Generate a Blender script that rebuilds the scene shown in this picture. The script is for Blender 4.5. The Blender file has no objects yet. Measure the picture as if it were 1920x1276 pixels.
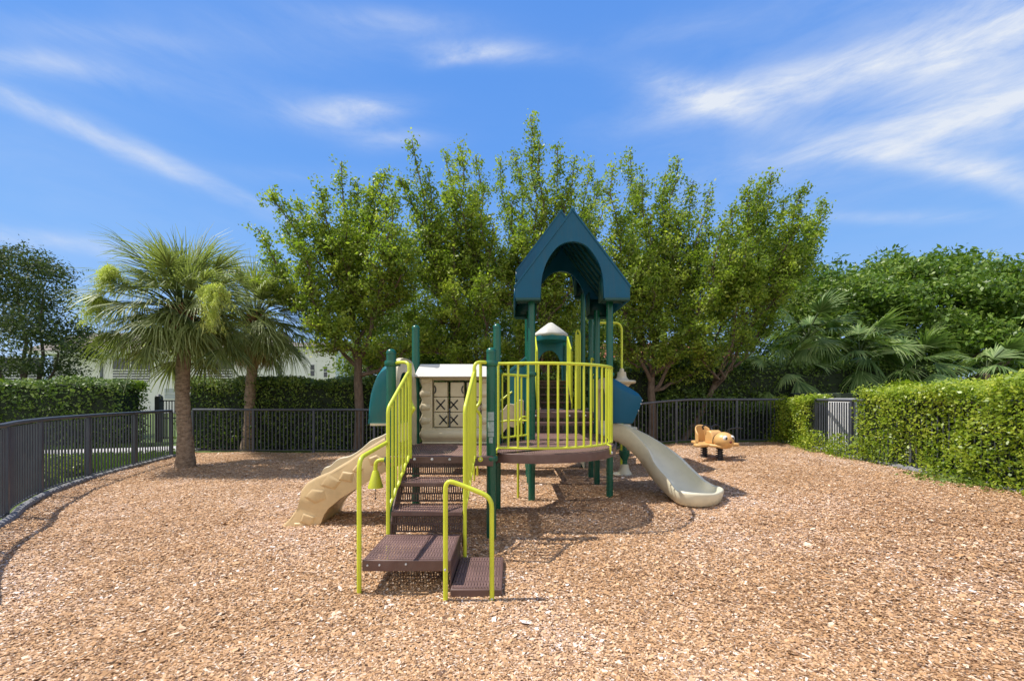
import bpy, math, random
import numpy as np
from mathutils import Vector, Matrix, noise
random.seed(7); RNG = np.random.default_rng(11)
PI = math.pi
scene = bpy.context.scene
COL = scene.collection
F = 800.0; HZ = 744.0; CH = 1.5     # the lens in photo pixels, horizon row, eye height

def W(px, py, Y):                    # a point at distance Y
    return Vector(((px-960)/F*Y, Y, CH-(py-HZ)/F*Y))
def smooth(t): t = max(0, min(1, t)); return t*t*(3-2*t)
def gz(x, y=0): return .27*smooth((x-1.5)/3.5)
def und(x, y): return .014*np.sin(1.3*x+.7*y)*np.cos(1.1*y-.4*x)+.010*np.sin(3.1*x+1)*np.sin(2.7*y)+.006*np.sin(7.3*x+2*np.sin(3*y))*np.sin(6.1*y+1)+.03*np.exp(-((x-2.75)**2+(y-4.9)**2)/.12)-.035*np.exp(-((x-2.6)**2+(y-5.3)**2)/.06)
def gzn(x):
    t = np.clip((x-1.5)/3.5, 0, 1); return .27*t*t*(3-2*t)

# ------------------------------------------------------------------ materials
def new_mat(name):
    m = bpy.data.materials.new(name); m.use_nodes = True
    nt = m.node_tree; nt.nodes.clear()
    out = nt.nodes.new('ShaderNodeOutputMaterial')
    return m, nt, out
def N(nt, t, **kw):
    n = nt.nodes.new(t)
    for k, v in kw.items():
        if k in n.inputs: n.inputs[k].default_value = v
        else: setattr(n, k, v)
    return n
def L(nt, a, b): nt.links.new(a, b)
def ramp(nt, stops, fac):
    r = nt.nodes.new('ShaderNodeValToRGB'); e = r.color_ramp.elements
    while len(e) < len(stops): e.new(.5)
    for i, (p, c) in enumerate(stops):
        e[i].position = p; e[i].color = (*c, 1) if len(c) == 3 else c
    L(nt, fac, r.inputs[0]); return r
def mth(nt, op, a, b=None, c=None, clamp=False):
    n = nt.nodes.new('ShaderNodeMath'); n.operation = op; n.use_clamp = clamp
    for i, v in enumerate((a, b, c)):
        if v is None: continue
        if isinstance(v, (int, float)): n.inputs[i].default_value = v
        else: L(nt, v, n.inputs[i])
    return n.outputs[0]

def paint(name, col, rough=.4, var=.12, dirt=None, dirt_amt=.3, scale=3, bump=.0, spec=.5, streak=False, bscale=120, fade=None):
    m, nt, out = new_mat(name)
    p = N(nt, 'ShaderNodeBsdfPrincipled', Roughness=rough)
    p.inputs['Specular IOR Level'].default_value = spec
    tc = N(nt, 'ShaderNodeTexCoord')
    n1 = N(nt, 'ShaderNodeTexNoise', Scale=scale, Detail=6, Roughness=.65); L(nt, tc.outputs['Object'], n1.inputs['Vector'])
    lo = tuple(max(0, c*(1-var)) for c in col); hi = tuple(min(1, c*(1+var)) for c in col)
    r = ramp(nt, [(.3, lo), (.7, hi)], n1.outputs[0])
    colr = r.outputs[0]
    if fade:                              # paler, chalkier where plastic faces up
        g = N(nt, 'ShaderNodeNewGeometry'); sx = N(nt, 'ShaderNodeSeparateXYZ'); L(nt, g.outputs['Normal'], sx.inputs[0])
        mx = N(nt, 'ShaderNodeMix', data_type='RGBA'); L(nt, mth(nt, 'MULTIPLY', sx.outputs[2], .5, clamp=True), mx.inputs[0])
        L(nt, colr, mx.inputs[6]); mx.inputs[7].default_value = (*fade, 1); colr = mx.outputs[2]
    if dirt:
        mp = N(nt, 'ShaderNodeMapping'); mp.inputs['Scale'].default_value = (14, 14, 1.6) if streak else (5, 5, 5)
        L(nt, tc.outputs['Object'], mp.inputs[0])
        n2 = N(nt, 'ShaderNodeTexNoise', Scale=1.3, Detail=8, Roughness=.7); L(nt, mp.outputs[0], n2.inputs['Vector'])
        f = ramp(nt, [(.48, (0, 0, 0)), (.75, (1, 1, 1))], n2.outputs[0])
        mx = N(nt, 'ShaderNodeMix', data_type='RGBA'); L(nt, mth(nt, 'MULTIPLY', f.outputs[0], dirt_amt), mx.inputs[0])
        L(nt, colr, mx.inputs[6]); mx.inputs[7].default_value = (*dirt, 1); colr = mx.outputs[2]
    L(nt, colr, p.inputs['Base Color'])
    rr = ramp(nt, [(.3, (rough*.8,)*3), (.7, (min(1, rough*1.25),)*3)], n1.outputs[0]); L(nt, rr.outputs[0], p.inputs['Roughness'])
    if bump:
        n3 = N(nt, 'ShaderNodeTexNoise', Scale=bscale, Detail=3); L(nt, tc.outputs['Object'], n3.inputs['Vector'])
        b = N(nt, 'ShaderNodeBump', Strength=bump, Distance=.003); L(nt, n3.outputs[0], b.inputs['Height']); L(nt, b.outputs[0], p.inputs['Normal'])
    L(nt, p.outputs[0], out.inputs[0]); return m

def leaf_mat(name, dark, mid, light, trans=.35, rough=.45):
    m, nt, out = new_mat(name)
    at = N(nt, 'ShaderNodeAttribute', attribute_name='tint')
    r = ramp(nt, [(0, dark), (.5, mid), (1, light)], at.outputs['Fac'])
    p = N(nt, 'ShaderNodeBsdfPrincipled', Roughness=rough); p.inputs['Specular IOR Level'].default_value = .35
    L(nt, r.outputs[0], p.inputs['Base Color'])
    tr = N(nt, 'ShaderNodeBsdfTranslucent')
    g = N(nt, 'ShaderNodeMix', data_type='RGBA', blend_type='MULTIPLY'); g.inputs[0].default_value = 1
    L(nt, r.outputs[0], g.inputs[6]); g.inputs[7].default_value = (1.32, 1.5, .6, 1); L(nt, g.outputs[2], tr.inputs[0])
    mx = N(nt, 'ShaderNodeMixShader'); mx.inputs[0].default_value = trans
    L(nt, p.outputs[0], mx.inputs[1]); L(nt, tr.outputs[0], mx.inputs[2]); L(nt, mx.outputs[0], out.inputs[0])
    return m

def bark_mat(name, a, b, sc=(8, 8, 3), bump=.7):
    m, nt, out = new_mat(name)
    tc = N(nt, 'ShaderNodeTexCoord'); mp = N(nt, 'ShaderNodeMapping'); mp.inputs['Scale'].default_value = sc
    L(nt, tc.outputs['Object'], mp.inputs[0])
    n1 = N(nt, 'ShaderNodeTexNoise', Scale=2.2, Detail=9, Roughness=.72); L(nt, mp.outputs[0], n1.inputs['Vector'])
    r = ramp(nt, [(.32, a), (.68, b)], n1.outputs[0])
    p = N(nt, 'ShaderNodeBsdfPrincipled', Roughness=.9); L(nt, r.outputs[0], p.inputs['Base Color'])
    bm = N(nt, 'ShaderNodeBump', Strength=bump, Distance=.05); L(nt, n1.outputs[0], bm.inputs['Height']); L(nt, bm.outputs[0], p.inputs['Normal'])
    L(nt, p.outputs[0], out.inputs[0]); return m

def perf_mat(name, col, kx, ky, hx, hy, ridge=0, plane='XY'):
    """vinyl-coated steel plate with real see-through slots"""
    m, nt, out = new_mat(name)
    tc = N(nt, 'ShaderNodeTexCoord'); sx = N(nt, 'ShaderNodeSeparateXYZ'); L(nt, tc.outputs['Object'], sx.inputs[0])
    X = sx.outputs[0]; Y = sx.outputs[1 if plane == 'XY' else 2]
    row = mth(nt, 'FLOOR', mth(nt, 'MULTIPLY', Y, ky))
    par = mth(nt, 'MULTIPLY', mth(nt, 'MODULO', mth(nt, 'ABSOLUTE', row), 2.0), .5)
    fx = mth(nt, 'ABSOLUTE', mth(nt, 'SUBTRACT', mth(nt, 'FRACT', mth(nt, 'ADD', mth(nt, 'MULTIPLY', X, kx), par)), .5))
    fy = mth(nt, 'ABSOLUTE', mth(nt, 'SUBTRACT', mth(nt, 'FRACT', mth(nt, 'MULTIPLY', Y, ky)), .5))
    hole = mth(nt, 'MULTIPLY', mth(nt, 'LESS_THAN', fx, hx/2), mth(nt, 'LESS_THAN', fy, hy/2))
    n1 = N(nt, 'ShaderNodeTexNoise', Scale=4, Detail=7, Roughness=.65); L(nt, tc.outputs['Object'], n1.inputs['Vector'])
    r = ramp(nt, [(.3, tuple(c*.75 for c in col)), (.75, tuple(c*1.35 for c in col))], n1.outputs[0])
    p = N(nt, 'ShaderNodeBsdfPrincipled', Roughness=.5); L(nt, r.outputs[0], p.inputs['Base Color'])
    bm = N(nt, 'ShaderNodeBump', Strength=.6, Distance=.004)
    w = mth(nt, 'SINE', mth(nt, 'MULTIPLY', X, kx*2*PI)); L(nt, w, bm.inputs['Height']); L(nt, bm.outputs[0], p.inputs['Normal'])
    t = N(nt, 'ShaderNodeBsdfTransparent'); mx = N(nt, 'ShaderNodeMixShader')
    L(nt, hole, mx.inputs[0]); L(nt, p.outputs[0], mx.inputs[1]); L(nt, t.outputs[0], mx.inputs[2]); L(nt, mx.outputs[0], out.inputs[0])
    return m

M = {}
M['green'] = paint('green_powder_coat', (.006, .10, .06), .28, .15, dirt=(.05, .09, .07), dirt_amt=.25)
M['lime'] = paint('lime_powder_coat', (.60, .65, .04), .35, .08, dirt=(.35, .38, .08), dirt_amt=.25)
M['brown'] = paint('brown_vinyl', (.12, .066, .055), .45, .15, dirt=(.22, .17, .15), dirt_amt=.35, bump=.2)
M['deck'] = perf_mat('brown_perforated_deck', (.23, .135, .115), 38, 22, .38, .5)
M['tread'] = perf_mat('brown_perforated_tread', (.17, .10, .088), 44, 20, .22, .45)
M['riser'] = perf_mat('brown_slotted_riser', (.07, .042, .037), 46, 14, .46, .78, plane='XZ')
M['cream'] = paint('cream_plastic', (.60, .52, .36), .42, .07, dirt=(.34, .27, .17), dirt_amt=.35, bump=.1)
M['tan'] = paint('tan_plastic', (.60, .43, .22), .45, .08, dirt=(.36, .26, .13), dirt_amt=.4, bump=.1)
M['pale'] = paint('pale_cream_plastic', (.65, .61, .46), .38, .06, dirt=(.4, .37, .28), dirt_amt=.3, bump=.08)
M['white'] = paint('white_plastic_roof', (.60, .58, .52), .5, .04, dirt=(.5, .46, .38), dirt_amt=.3)
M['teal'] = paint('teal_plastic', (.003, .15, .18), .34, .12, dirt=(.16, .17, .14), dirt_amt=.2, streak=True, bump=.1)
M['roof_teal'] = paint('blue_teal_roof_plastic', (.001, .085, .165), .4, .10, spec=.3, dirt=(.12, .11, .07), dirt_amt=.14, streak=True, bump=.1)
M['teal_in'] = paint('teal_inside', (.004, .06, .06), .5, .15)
M['black'] = paint('black_rubber', (.012, .012, .014), .5, .2)
M['chrome'] = paint('galvanised_bolt', (.5, .5, .5), .3, .1)
M['decal'] = paint('grey_sticker', (.28, .36, .36), .5, .2, scale=60)
M['fence'] = paint('charcoal_fence_paint', (.07, .078, .10), .45, .12, dirt=(.14, .14, .15), dirt_amt=.3)
M['curb'] = paint('weathered_edging', (.21, .21, .22), .8, .25, dirt=(.12, .1, .08), dirt_amt=.6, bump=.6, scale=20)
M['orange'] = paint('orange_rider_plastic', (.68, .40, .15), .38, .08, dirt=(.45, .25, .12), dirt_amt=.3)
M['eye'] = paint('white_eye', (.8, .8, .8), .4, .02)
M['spring'] = paint('dark_spring_steel', (.03, .03, .04), .4, .2)
M['bark'] = bark_mat('grey_brown_bark', (.07, .05, .038), (.21, .15, .11))
M['bark_dark'] = bark_mat('dark_bark', (.06, .045, .035), (.16, .12, .09))
M['palm_bark'] = bark_mat('palm_bark', (.12, .075, .048), (.46, .34, .24), sc=(5, 5, 9), bump=1.0)
M['fibre'] = bark_mat('palm_fibre', (.16, .07, .03), (.42, .24, .12), sc=(10, 10, 10), bump=1.0)
M['leaf'] = leaf_mat('bright_tree_leaf', (.06, .10, .014), (.20, .275, .038), (.46, .50, .09), .46)
M['leaf_bg'] = leaf_mat('dull_tree_leaf', (.05, .085, .018), (.15, .20, .04), (.32, .36, .09), .38)
M['leaf_oak'] = leaf_mat('dark_oak_leaf', (.025, .042, .014), (.075, .105, .028), (.18, .22, .07), .25, .65)
M['leaf_gloss'] = leaf_mat('glossy_broad_leaf', (.04, .09, .014), (.13, .215, .03), (.36, .44, .09), .3, .36)
M['leaf_hedge'] = leaf_mat('hedge_leaf', (.035, .07, .012), (.12, .19, .03), (.34, .40, .09), .3)
M['leaf_lime'] = leaf_mat('yellow_green_hedge_leaf', (.07, .14, .012), (.26, .345, .03), (.56, .58, .09), .38, .35)
M['frond'] = leaf_mat('palm_frond', (.06, .085, .02), (.20, .235, .07), (.40, .44, .22), .28, .52)
M['frond_fan'] = leaf_mat('fan_palm_frond', (.04, .085, .02), (.13, .21, .055), (.36, .44, .18), .28, .48)
M['flower'] = leaf_mat('palm_flower', (.28, .32, .07), (.48, .52, .14), (.70, .70, .28), .4, .6)
M['dead'] = leaf_mat('dead_palm_frond', (.14, .09, .035), (.30, .20, .08), (.48, .36, .18), .25, .6)
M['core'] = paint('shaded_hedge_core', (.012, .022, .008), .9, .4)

def mulch_mat(name):
    m, nt, out = new_mat(name)
    tc = N(nt, 'ShaderNodeTexCoord')
    warp = N(nt, 'ShaderNodeTexNoise', Scale=60, Detail=2); L(nt, tc.outputs['Object'], warp.inputs['Vector'])
    sub = N(nt, 'ShaderNodeVectorMath', operation='MULTIPLY_ADD'); L(nt, warp.outputs['Color'], sub.inputs[0])
    sub.inputs[1].default_value = (.02, .02, .02); L(nt, tc.outputs['Object'], sub.inputs[2])
    v = N(nt, 'ShaderNodeTexVoronoi', Scale=42); L(nt, sub.outputs[0], v.inputs['Vector'])
    sep = N(nt, 'ShaderNodeSeparateColor'); L(nt, v.outputs['Color'], sep.inputs[0])
    r = ramp(nt, [(0, (.12, .065, .04)), (.14, (.30, .17, .08)), (.5, (.48, .29, .15)), (.8, (.60, .42, .26)), (1, (.72, .61, .49))], sep.outputs[0])
    big = N(nt, 'ShaderNodeTexNoise', Scale=.55, Detail=6, Roughness=.65); L(nt, tc.outputs['Object'], big.inputs['Vector'])
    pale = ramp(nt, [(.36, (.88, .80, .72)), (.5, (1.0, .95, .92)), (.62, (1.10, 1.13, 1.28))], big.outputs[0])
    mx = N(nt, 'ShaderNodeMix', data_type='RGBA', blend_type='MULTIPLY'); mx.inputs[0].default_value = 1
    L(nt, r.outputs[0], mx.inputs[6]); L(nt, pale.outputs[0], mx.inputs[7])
    p = N(nt, 'ShaderNodeBsdfPrincipled', Roughness=.9); L(nt, mx.outputs[2], p.inputs['Base Color'])
    b = N(nt, 'ShaderNodeBump', Strength=.9, Distance=.02); L(nt, sep.outputs[1], b.inputs['Height']); L(nt, b.outputs[0], p.inputs['Normal'])
    L(nt, p.outputs[0], out.inputs[0]); return m
def chip_mat(name):
    m, nt, out = new_mat(name)
    at = N(nt, 'ShaderNodeAttribute', attribute_name='tint'); tc = N(nt, 'ShaderNodeTexCoord')
    r = ramp(nt, [(0, (.10, .055, .035)), (.12, (.29, .165, .085)), (.42, (.54, .325, .155)), (.72, (.68, .45, .26)), (.9, (.78, .65, .50)), (1, (.86, .81, .73))], at.outputs['Fac'])
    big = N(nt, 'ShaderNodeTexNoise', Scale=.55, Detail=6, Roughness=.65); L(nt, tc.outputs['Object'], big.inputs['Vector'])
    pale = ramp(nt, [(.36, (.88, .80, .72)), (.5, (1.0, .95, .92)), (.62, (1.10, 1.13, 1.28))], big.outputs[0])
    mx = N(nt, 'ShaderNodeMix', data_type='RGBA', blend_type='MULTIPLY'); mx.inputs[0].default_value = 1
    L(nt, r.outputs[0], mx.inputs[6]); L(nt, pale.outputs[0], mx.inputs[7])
    p = N(nt, 'ShaderNodeBsdfPrincipled', Roughness=.85); L(nt, mx.outputs[2], p.inputs['Base Color'])
    L(nt, p.outputs[0], out.inputs[0]); return m
M['mulch'] = mulch_mat('wood_mulch'); M['chip'] = chip_mat('wood_chip')
def grass_mat():
    m, nt, out = new_mat('lawn'); tc = N(nt, 'ShaderNodeTexCoord')
    n = N(nt, 'ShaderNodeTexNoise', Scale=30, Detail=8, Roughness=.75); L(nt, tc.outputs['Object'], n.inputs['Vector'])
    r = ramp(nt, [(.3, (.05, .09, .015)), (.7, (.16, .22, .04))], n.outputs[0])
    p = N(nt, 'ShaderNodeBsdfPrincipled', Roughness=.9); L(nt, r.outputs[0], p.inputs['Base Color'])
    b = N(nt, 'ShaderNodeBump', Strength=1, Distance=.03); L(nt, n.outputs[0], b.inputs['Height']); L(nt, b.outputs[0], p.inputs['Normal'])
    L(nt, p.outputs[0], out.inputs[0]); return m
M['grass'] = grass_mat()
M['blade'] = leaf_mat('grass_blade', (.05, .10, .015), (.12, .20, .03), (.24, .32, .07), .3, .6)
M['concrete'] = paint('concrete', (.48, .46, .43), .85, .12, dirt=(.3, .28, .25), dirt_amt=.4)
M['stucco'] = paint('pale_stucco', (.76, .75, .72), .85, .04, dirt=(.5, .5, .46), dirt_amt=.3, streak=True)
M['trim'] = paint('white_trim', (.75, .75, .72), .6, .04)
M['shingle'] = paint('brown_shingle', (.19, .155, .13), .9, .2, scale=8)
M['redtile'] = paint('terracotta_tile', (.50, .16, .09), .8, .25, scale=9)
M['greywall'] = paint('grey_wall', (.16, .17, .2), .8, .1)
M['shade'] = paint('closed_blind', (.4, .43, .45), .6, .1)
M['cabinet'] = paint('white_cabinet_metal', (.88, .88, .88), .45, .02, dirt=(.6, .6, .56), dirt_amt=.2)
M['glass'] = paint('dark_window_glass', (.02, .025, .035), .08, .3, spec=.8)
M['black_metal'] = paint('black_gate_paint', (.02, .02, .022), .5, .2)

# ------------------------------------------------------------------ mesh tools
class MB:
    def __init__(s): s.v = []; s.f = []; s.mi = []; s.cur = 0
    def add(s, vs, fs):
        o = len(s.v); s.v.extend([tuple(p) for p in vs]); s.f.extend([tuple(i+o for i in f) for f in fs]); s.mi.extend([s.cur]*len(fs))
    def box(s, c, d, rz=0, rot=None):
        R = rot or Matrix.Rotation(rz, 3, 'Z'); c = Vector(c); h = Vector(d)/2
        vs = [c + R @ Vector((x*h.x, y*h.y, z*h.z)) for x in (-1, 1) for y in (-1, 1) for z in (-1, 1)]
        s.add(vs, [(0, 1, 3, 2), (4, 6, 7, 5), (0, 4, 5, 1), (2, 3, 7, 6), (0, 2, 6, 4), (1, 5, 7, 3)])
    def bar(s, a, b, w, h=None):
        a = Vector(a); b = Vector(b); h = h or w; d = b-a; L_ = d.length; z = d.normalized()
        x = z.cross(Vector((0, 0, 1)));  x = Vector((1, 0, 0)) if x.length < 1e-4 else x.normalized()
        y = z.cross(x)
        R = Matrix((x, y, z)).transposed(); s.box((a+b)/2, (w, h, L_), rot=R)
    def tube(s, pts, r, n=10, cap=True):
        pts = [Vector(p) for p in pts]; k = len(pts); rs = r if isinstance(r, (list, tuple)) else [r]*k
        t0 = (pts[1]-pts[0]).normalized(); u = t0.orthogonal().normalized(); vs = []
        for i, p in enumerate(pts):
            t = (pts[min(i+1, k-1)]-pts[max(i-1, 0)])
            t = t.normalized() if t.length > 1e-9 else t0
            u = (u - t*u.dot(t)); u = u.normalized() if u.length > 1e-6 else t.orthogonal().normalized()
            w = t.cross(u)
            for j in range(n):
                a = 2*PI*j/n; vs.append(p + (u*math.cos(a)+w*math.sin(a))*rs[i])
        fs = [(i*n+j, i*n+(j+1) % n, (i+1)*n+(j+1) % n, (i+1)*n+j) for i in range(k-1) for j in range(n)]
        if cap: fs += [tuple(range(n-1, -1, -1)), tuple((k-1)*n+j for j in range(n))]
        s.add(vs, fs)
    def lathe(s, c, prof, n=20, axis=None, flat=(1, 1)):
        c = Vector(c); R = Matrix.Identity(3)
        if axis is not None: R = Vector((0, 0, 1)).rotation_difference(Vector(axis)).to_matrix()
        vs = [c + R @ Vector((r*math.cos(2*PI*j/n)*flat[0], r*math.sin(2*PI*j/n)*flat[1], z)) for r, z in prof for j in range(n)]
        k = len(prof)
        fs = [(i*n+j, i*n+(j+1) % n, (i+1)*n+(j+1) % n, (i+1)*n+j) for i in range(k-1) for j in range(n)]
        fs += [tuple(range(n-1, -1, -1)), tuple((k-1)*n+j for j in range(n))]
        s.add(vs, fs)
    def prism(s, poly, lo, hi, axis='Y'):
        """poly of 2D points extruded; axis Y: poly is (x,z); Z: (x,y); X: (y,z)"""
        def P(a, b, t): return (a, t, b) if axis == 'Y' else ((a, b, t) if axis == 'Z' else (t, a, b))
        n = len(poly); vs = [P(a, b, lo) for a, b in poly]+[P(a, b, hi) for a, b in poly]
        fs = [(i, (i+1) % n, n+(i+1) % n, n+i) for i in range(n)]+[tuple(range(n-1, -1, -1)), tuple(range(n, 2*n))]
        s.add(vs, fs)
    def grid(s, rows, close=False):
        k = len(rows); n = len(rows[0]); vs = [p for r in rows for p in r]; m = n if close else n-1
        s.add(vs, [(i*n+j, i*n+(j+1) % n, (i+1)*n+(j+1) % n, (i+1)*n+j) for i in range(k-1) for j in range(m)])
    def sweep(s, path, prof, cap=True, scales=None, closed=True):
        path = [Vector(p) for p in path]; k = len(path); rows = []
        for i, p in enumerate(path):
            t = (path[min(i+1, k-1)]-path[max(i-1, 0)]).normalized()
            side = Vector((t.y, -t.x, 0)).normalized(); up = side.cross(t).normalized()
            if up.z < 0: up = -up
            pr = prof(i/(k-1)) if callable(prof) else prof
            rows.append([p+side*a+up*b for a, b in pr])
        n = len(rows[0]); o = len(s.v); s.grid(rows, closed)
        if cap:
            s.f.append(tuple(o+j for j in range(n-1, -1, -1))); s.f.append(tuple(o+(k-1)*n+j for j in range(n))); s.mi += [s.cur]*2
    def build(s, name, mat, parent=None, bevel=0, smooth_=True, solid=0, sub=0, seg=2, sharp=40):
        me = bpy.data.meshes.new(name); me.from_pydata(s.v, [], s.f); me.update()
        ob = bpy.data.objects.new(name, me); COL.objects.link(ob)
        for m in (mat if isinstance(mat, list) else [mat]): me.materials.append(m)
        if isinstance(mat, list): me.polygons.foreach_set('material_index', s.mi)
        if smooth_:
            me.polygons.foreach_set('use_smooth', [True]*len(me.polygons)); me.set_sharp_from_angle(angle=math.radians(sharp))
        if parent is not None:
            ob.parent = parent; ob.matrix_parent_inverse = PINV[parent.name] if parent.name in PINV else parent.matrix_world.inverted()
        if solid: md = ob.modifiers.new('solid', 'SOLIDIFY'); md.thickness = solid; md.offset = 0
        if sub: md = ob.modifiers.new('sub', 'SUBSURF'); md.levels = md.render_levels = sub
        if bevel: md = ob.modifiers.new('bevel', 'BEVEL'); md.width = bevel; md.segments = seg; md.limit_method = 'ANGLE'; md.harden_normals = False
        return ob
PINV = {}
def thing(name, label, cat, loc=(0, 0, 0), group=None):
    o = bpy.data.objects.new(name, None); COL.objects.link(o); o.location = loc; o.empty_display_size = .2
    o['label'] = label; o['category'] = cat
    if group: o['group'] = group
    PINV[o.name] = Matrix.Translation(-Vector(loc)); return o
def tag(o, label, cat, group=None):
    o['label'] = label; o['category'] = cat
    if group: o['group'] = group
    return o
def fillet(pts, r, n=5):
    pts = [Vector(p) for p in pts]; out = [pts[0]]
    for i in range(1, len(pts)-1):
        a, b, c = pts[i-1:i+2]; d1 = min(r, (a-b).length*.49); d2 = min(r, (c-b).length*.49)
        p = b+(a-b).normalized()*d1; q = b+(c-b).normalized()*d2
        for k in range(n+1):
            t = k/n; out.append(p*(1-t)**2+b*2*t*(1-t)+q*t*t)
    out.append(pts[-1]); return out
def spline(pts, n=8):
    pts = [Vector(p) for p in pts]; P = [pts[0]*2-pts[1]]+pts+[pts[-1]*2-pts[-2]]; out = []
    for i in range(1, len(P)-2):
        for k in range(n):
            t = k/n; a, b, c, d = P[i-1:i+3]
            out.append(.5*((2*b)+(c-a)*t+(2*a-5*b+4*c-d)*t*t+(3*b-a-3*c+d)*t**3))
    out.append(pts[-1]); return out

# fast leaves -----------------------------------------------------------------
def rand_unit(n): v = RNG.normal(size=(n, 3)); return v/np.linalg.norm(v, axis=1, keepdims=True)
def quads_mesh(name, verts, mat, tint, parent=None, kind=None, nv=4):
    n = len(verts)//nv; me = bpy.data.meshes.new(name)
    me.vertices.add(len(verts)); me.vertices.foreach_set('co', verts.astype(np.float32).ravel())
    me.loops.add(n*nv); me.loops.foreach_set('vertex_index', np.arange(n*nv, dtype=np.int32))
    me.polygons.add(n); me.polygons.foreach_set('loop_start', np.arange(0, n*nv, nv, dtype=np.int32))
    me.update(calc_edges=True)
    a = me.attributes.new('tint', 'FLOAT', 'FACE'); a.data.foreach_set('value', tint.astype(np.float32))
    me.materials.append(mat)
    ob = bpy.data.objects.new(name, me); COL.objects.link(ob)
    if parent is not None: ob.parent = parent; ob.matrix_parent_inverse = PINV[parent.name]
    if kind: ob['kind'] = kind
    return ob
def leaf_quads(c, size, aspect=.5, up=.5, out=None, spread=.35):
    """diamond leaves at centres c"""
    n = len(c); nrm = rand_unit(n)+np.array([0, 0, up])
    if out is not None: nrm += out
    nrm /= np.linalg.norm(nrm, axis=1, keepdims=True)
    a = np.cross(nrm, rand_unit(n)); a /= np.linalg.norm(a, axis=1, keepdims=True)+1e-9
    b = np.cross(nrm, a)
    s = (size*(1+spread*RNG.normal(size=n)).clip(.4, 1.8))[:, None]
    v = np.empty((n, 4, 3)); v[:, 0] = c-a*s*.5; v[:, 1] = c+b*s*.5*aspect+a*s*.05; v[:, 2] = c+a*s*.5; v[:, 3] = c-b*s*.5*aspect+a*s*.05
    return v.reshape(-1, 3)
def tints(n, base=.45, sd=.2): return np.clip(RNG.normal(base, sd, n), 0, 1)

# ------------------------------------------------------------------ camera, sky, sun
cam = bpy.data.cameras.new('camera'); co = bpy.data.objects.new('camera', cam); COL.objects.link(co)
co.location = (0, 0, CH); co.rotation_euler = (PI/2, 0, 0)
cam.sensor_width = 36; cam.lens = F*36/1920; cam.shift_y = (HZ-638)/1920; cam.clip_end = 3000; cam.clip_start = .05
scene.camera = co
SUN_EL = math.radians(61); sun_from = Vector((-math.cos(SUN_EL)*math.cos(math.radians(4)), math.cos(SUN_EL)*math.sin(math.radians(4)), math.sin(SUN_EL)))
sl = bpy.data.lights.new('sun', 'SUN'); sl.energy = 5.6; sl.angle = math.radians(.35); sl.color = (1, .945, .86)
so = bpy.data.objects.new('sun', sl); COL.objects.link(so); so.rotation_euler = sun_from.to_track_quat('Z', 'Y').to_euler()
wd = bpy.data.worlds.new('World'); scene.world = wd; wd.use_nodes = True; nt = wd.node_tree; nt.nodes.clear()
wo = N(nt, 'ShaderNodeOutputWorld'); bg = N(nt, 'ShaderNodeBackground', Strength=.15)
sky = N(nt, 'ShaderNodeTexSky', sky_type='NISHITA'); sky.sun_disc = False; sky.sun_elevation = SUN_EL
sky.sun_rotation = math.atan2(sun_from.x, sun_from.y); sky.air_density = 1.0; sky.dust_density = .35; sky.ozone_density = 3.5
hs = N(nt, 'ShaderNodeHueSaturation', Saturation=1.22, Value=1.55); L(nt, sky.outputs[0], hs.inputs['Color'])
tc = N(nt, 'ShaderNodeTexCoord')
nz = N(nt, 'ShaderNodeTexNoise', Scale=2.2, Detail=3, Roughness=.55); L(nt, tc.outputs['Generated'], nz.inputs['Vector'])
wv = N(nt, 'ShaderNodeVectorMath', operation='SUBTRACT'); L(nt, nz.outputs['Color'], wv.inputs[0]); wv.inputs[1].default_value = (.5, .5, .5)
wa = N(nt, 'ShaderNodeVectorMath', operation='MULTIPLY_ADD'); L(nt, wv.outputs[0], wa.inputs[0]); wa.inputs[1].default_value = (.07, .07, .07); L(nt, tc.outputs['Generated'], wa.inputs[2])
DIR = wa.outputs[0]
def vdir(px, py): return Vector(((px-960)/F, 1, (HZ-py)/F)).normalized()
CL = [(1760, 130, 400, 190, -16, .34), (90, 330, 420, 120, 16, .10),  # centre, half length, half width, tilt, opacity
 (925, 90, 95, 15, 4, .85), (880, 100, 60, 9, -8, .5), (660, 203, 90, 20, -4, .8), (700, 190, 60, 9, 10, .4), (750, 262, 70, 18, 8, .45), (90, 142, 120, 18, 7, .5),
 (120, 245, 200, 16, 22, .5), (250, 300, 190, 13, 24, .36), (400, 345, 130, 9, 25, .3), (90, 462, 150, 16, 8, .65), (1320, 185, 110, 20, 16, .85), (1440, 170, 190, 26, -12, .6),
 (1640, 110, 260, 30, -16, .55), (1850, 60, 140, 60, -34, .75), (1760, 235, 240, 34, -14, .75), (1880, 190, 120, 50, -14, .6), (1830, 325, 190, 20, 10, .7), (1900, 360, 120, 16, 18, .5),
 (1690, 412, 95, 10, 0, .5), (1600, 290, 120, 12, -4, .35), (560, 60, 260, 40, 0, .16), (740, 22, 130, 16, 6, .4), (400, 165, 330, 50, 10, .14), (1250, 60, 120, 20, -10, .16), (250, 85, 120, 14, 3, .2), (560, 330, 140, 14, 0, .12)]
tot = None
nf = N(nt, 'ShaderNodeTexNoise', Scale=7.5, Detail=11, Roughness=.66, Distortion=.35)
mpn = N(nt, 'ShaderNodeMapping'); mpn.inputs['Scale'].default_value = (.75, .75, 2.8); mpn.inputs['Rotation'].default_value = (0, .35, 0)
L(nt, DIR, mpn.inputs[0]); L(nt, mpn.outputs[0], nf.inputs['Vector'])
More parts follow.
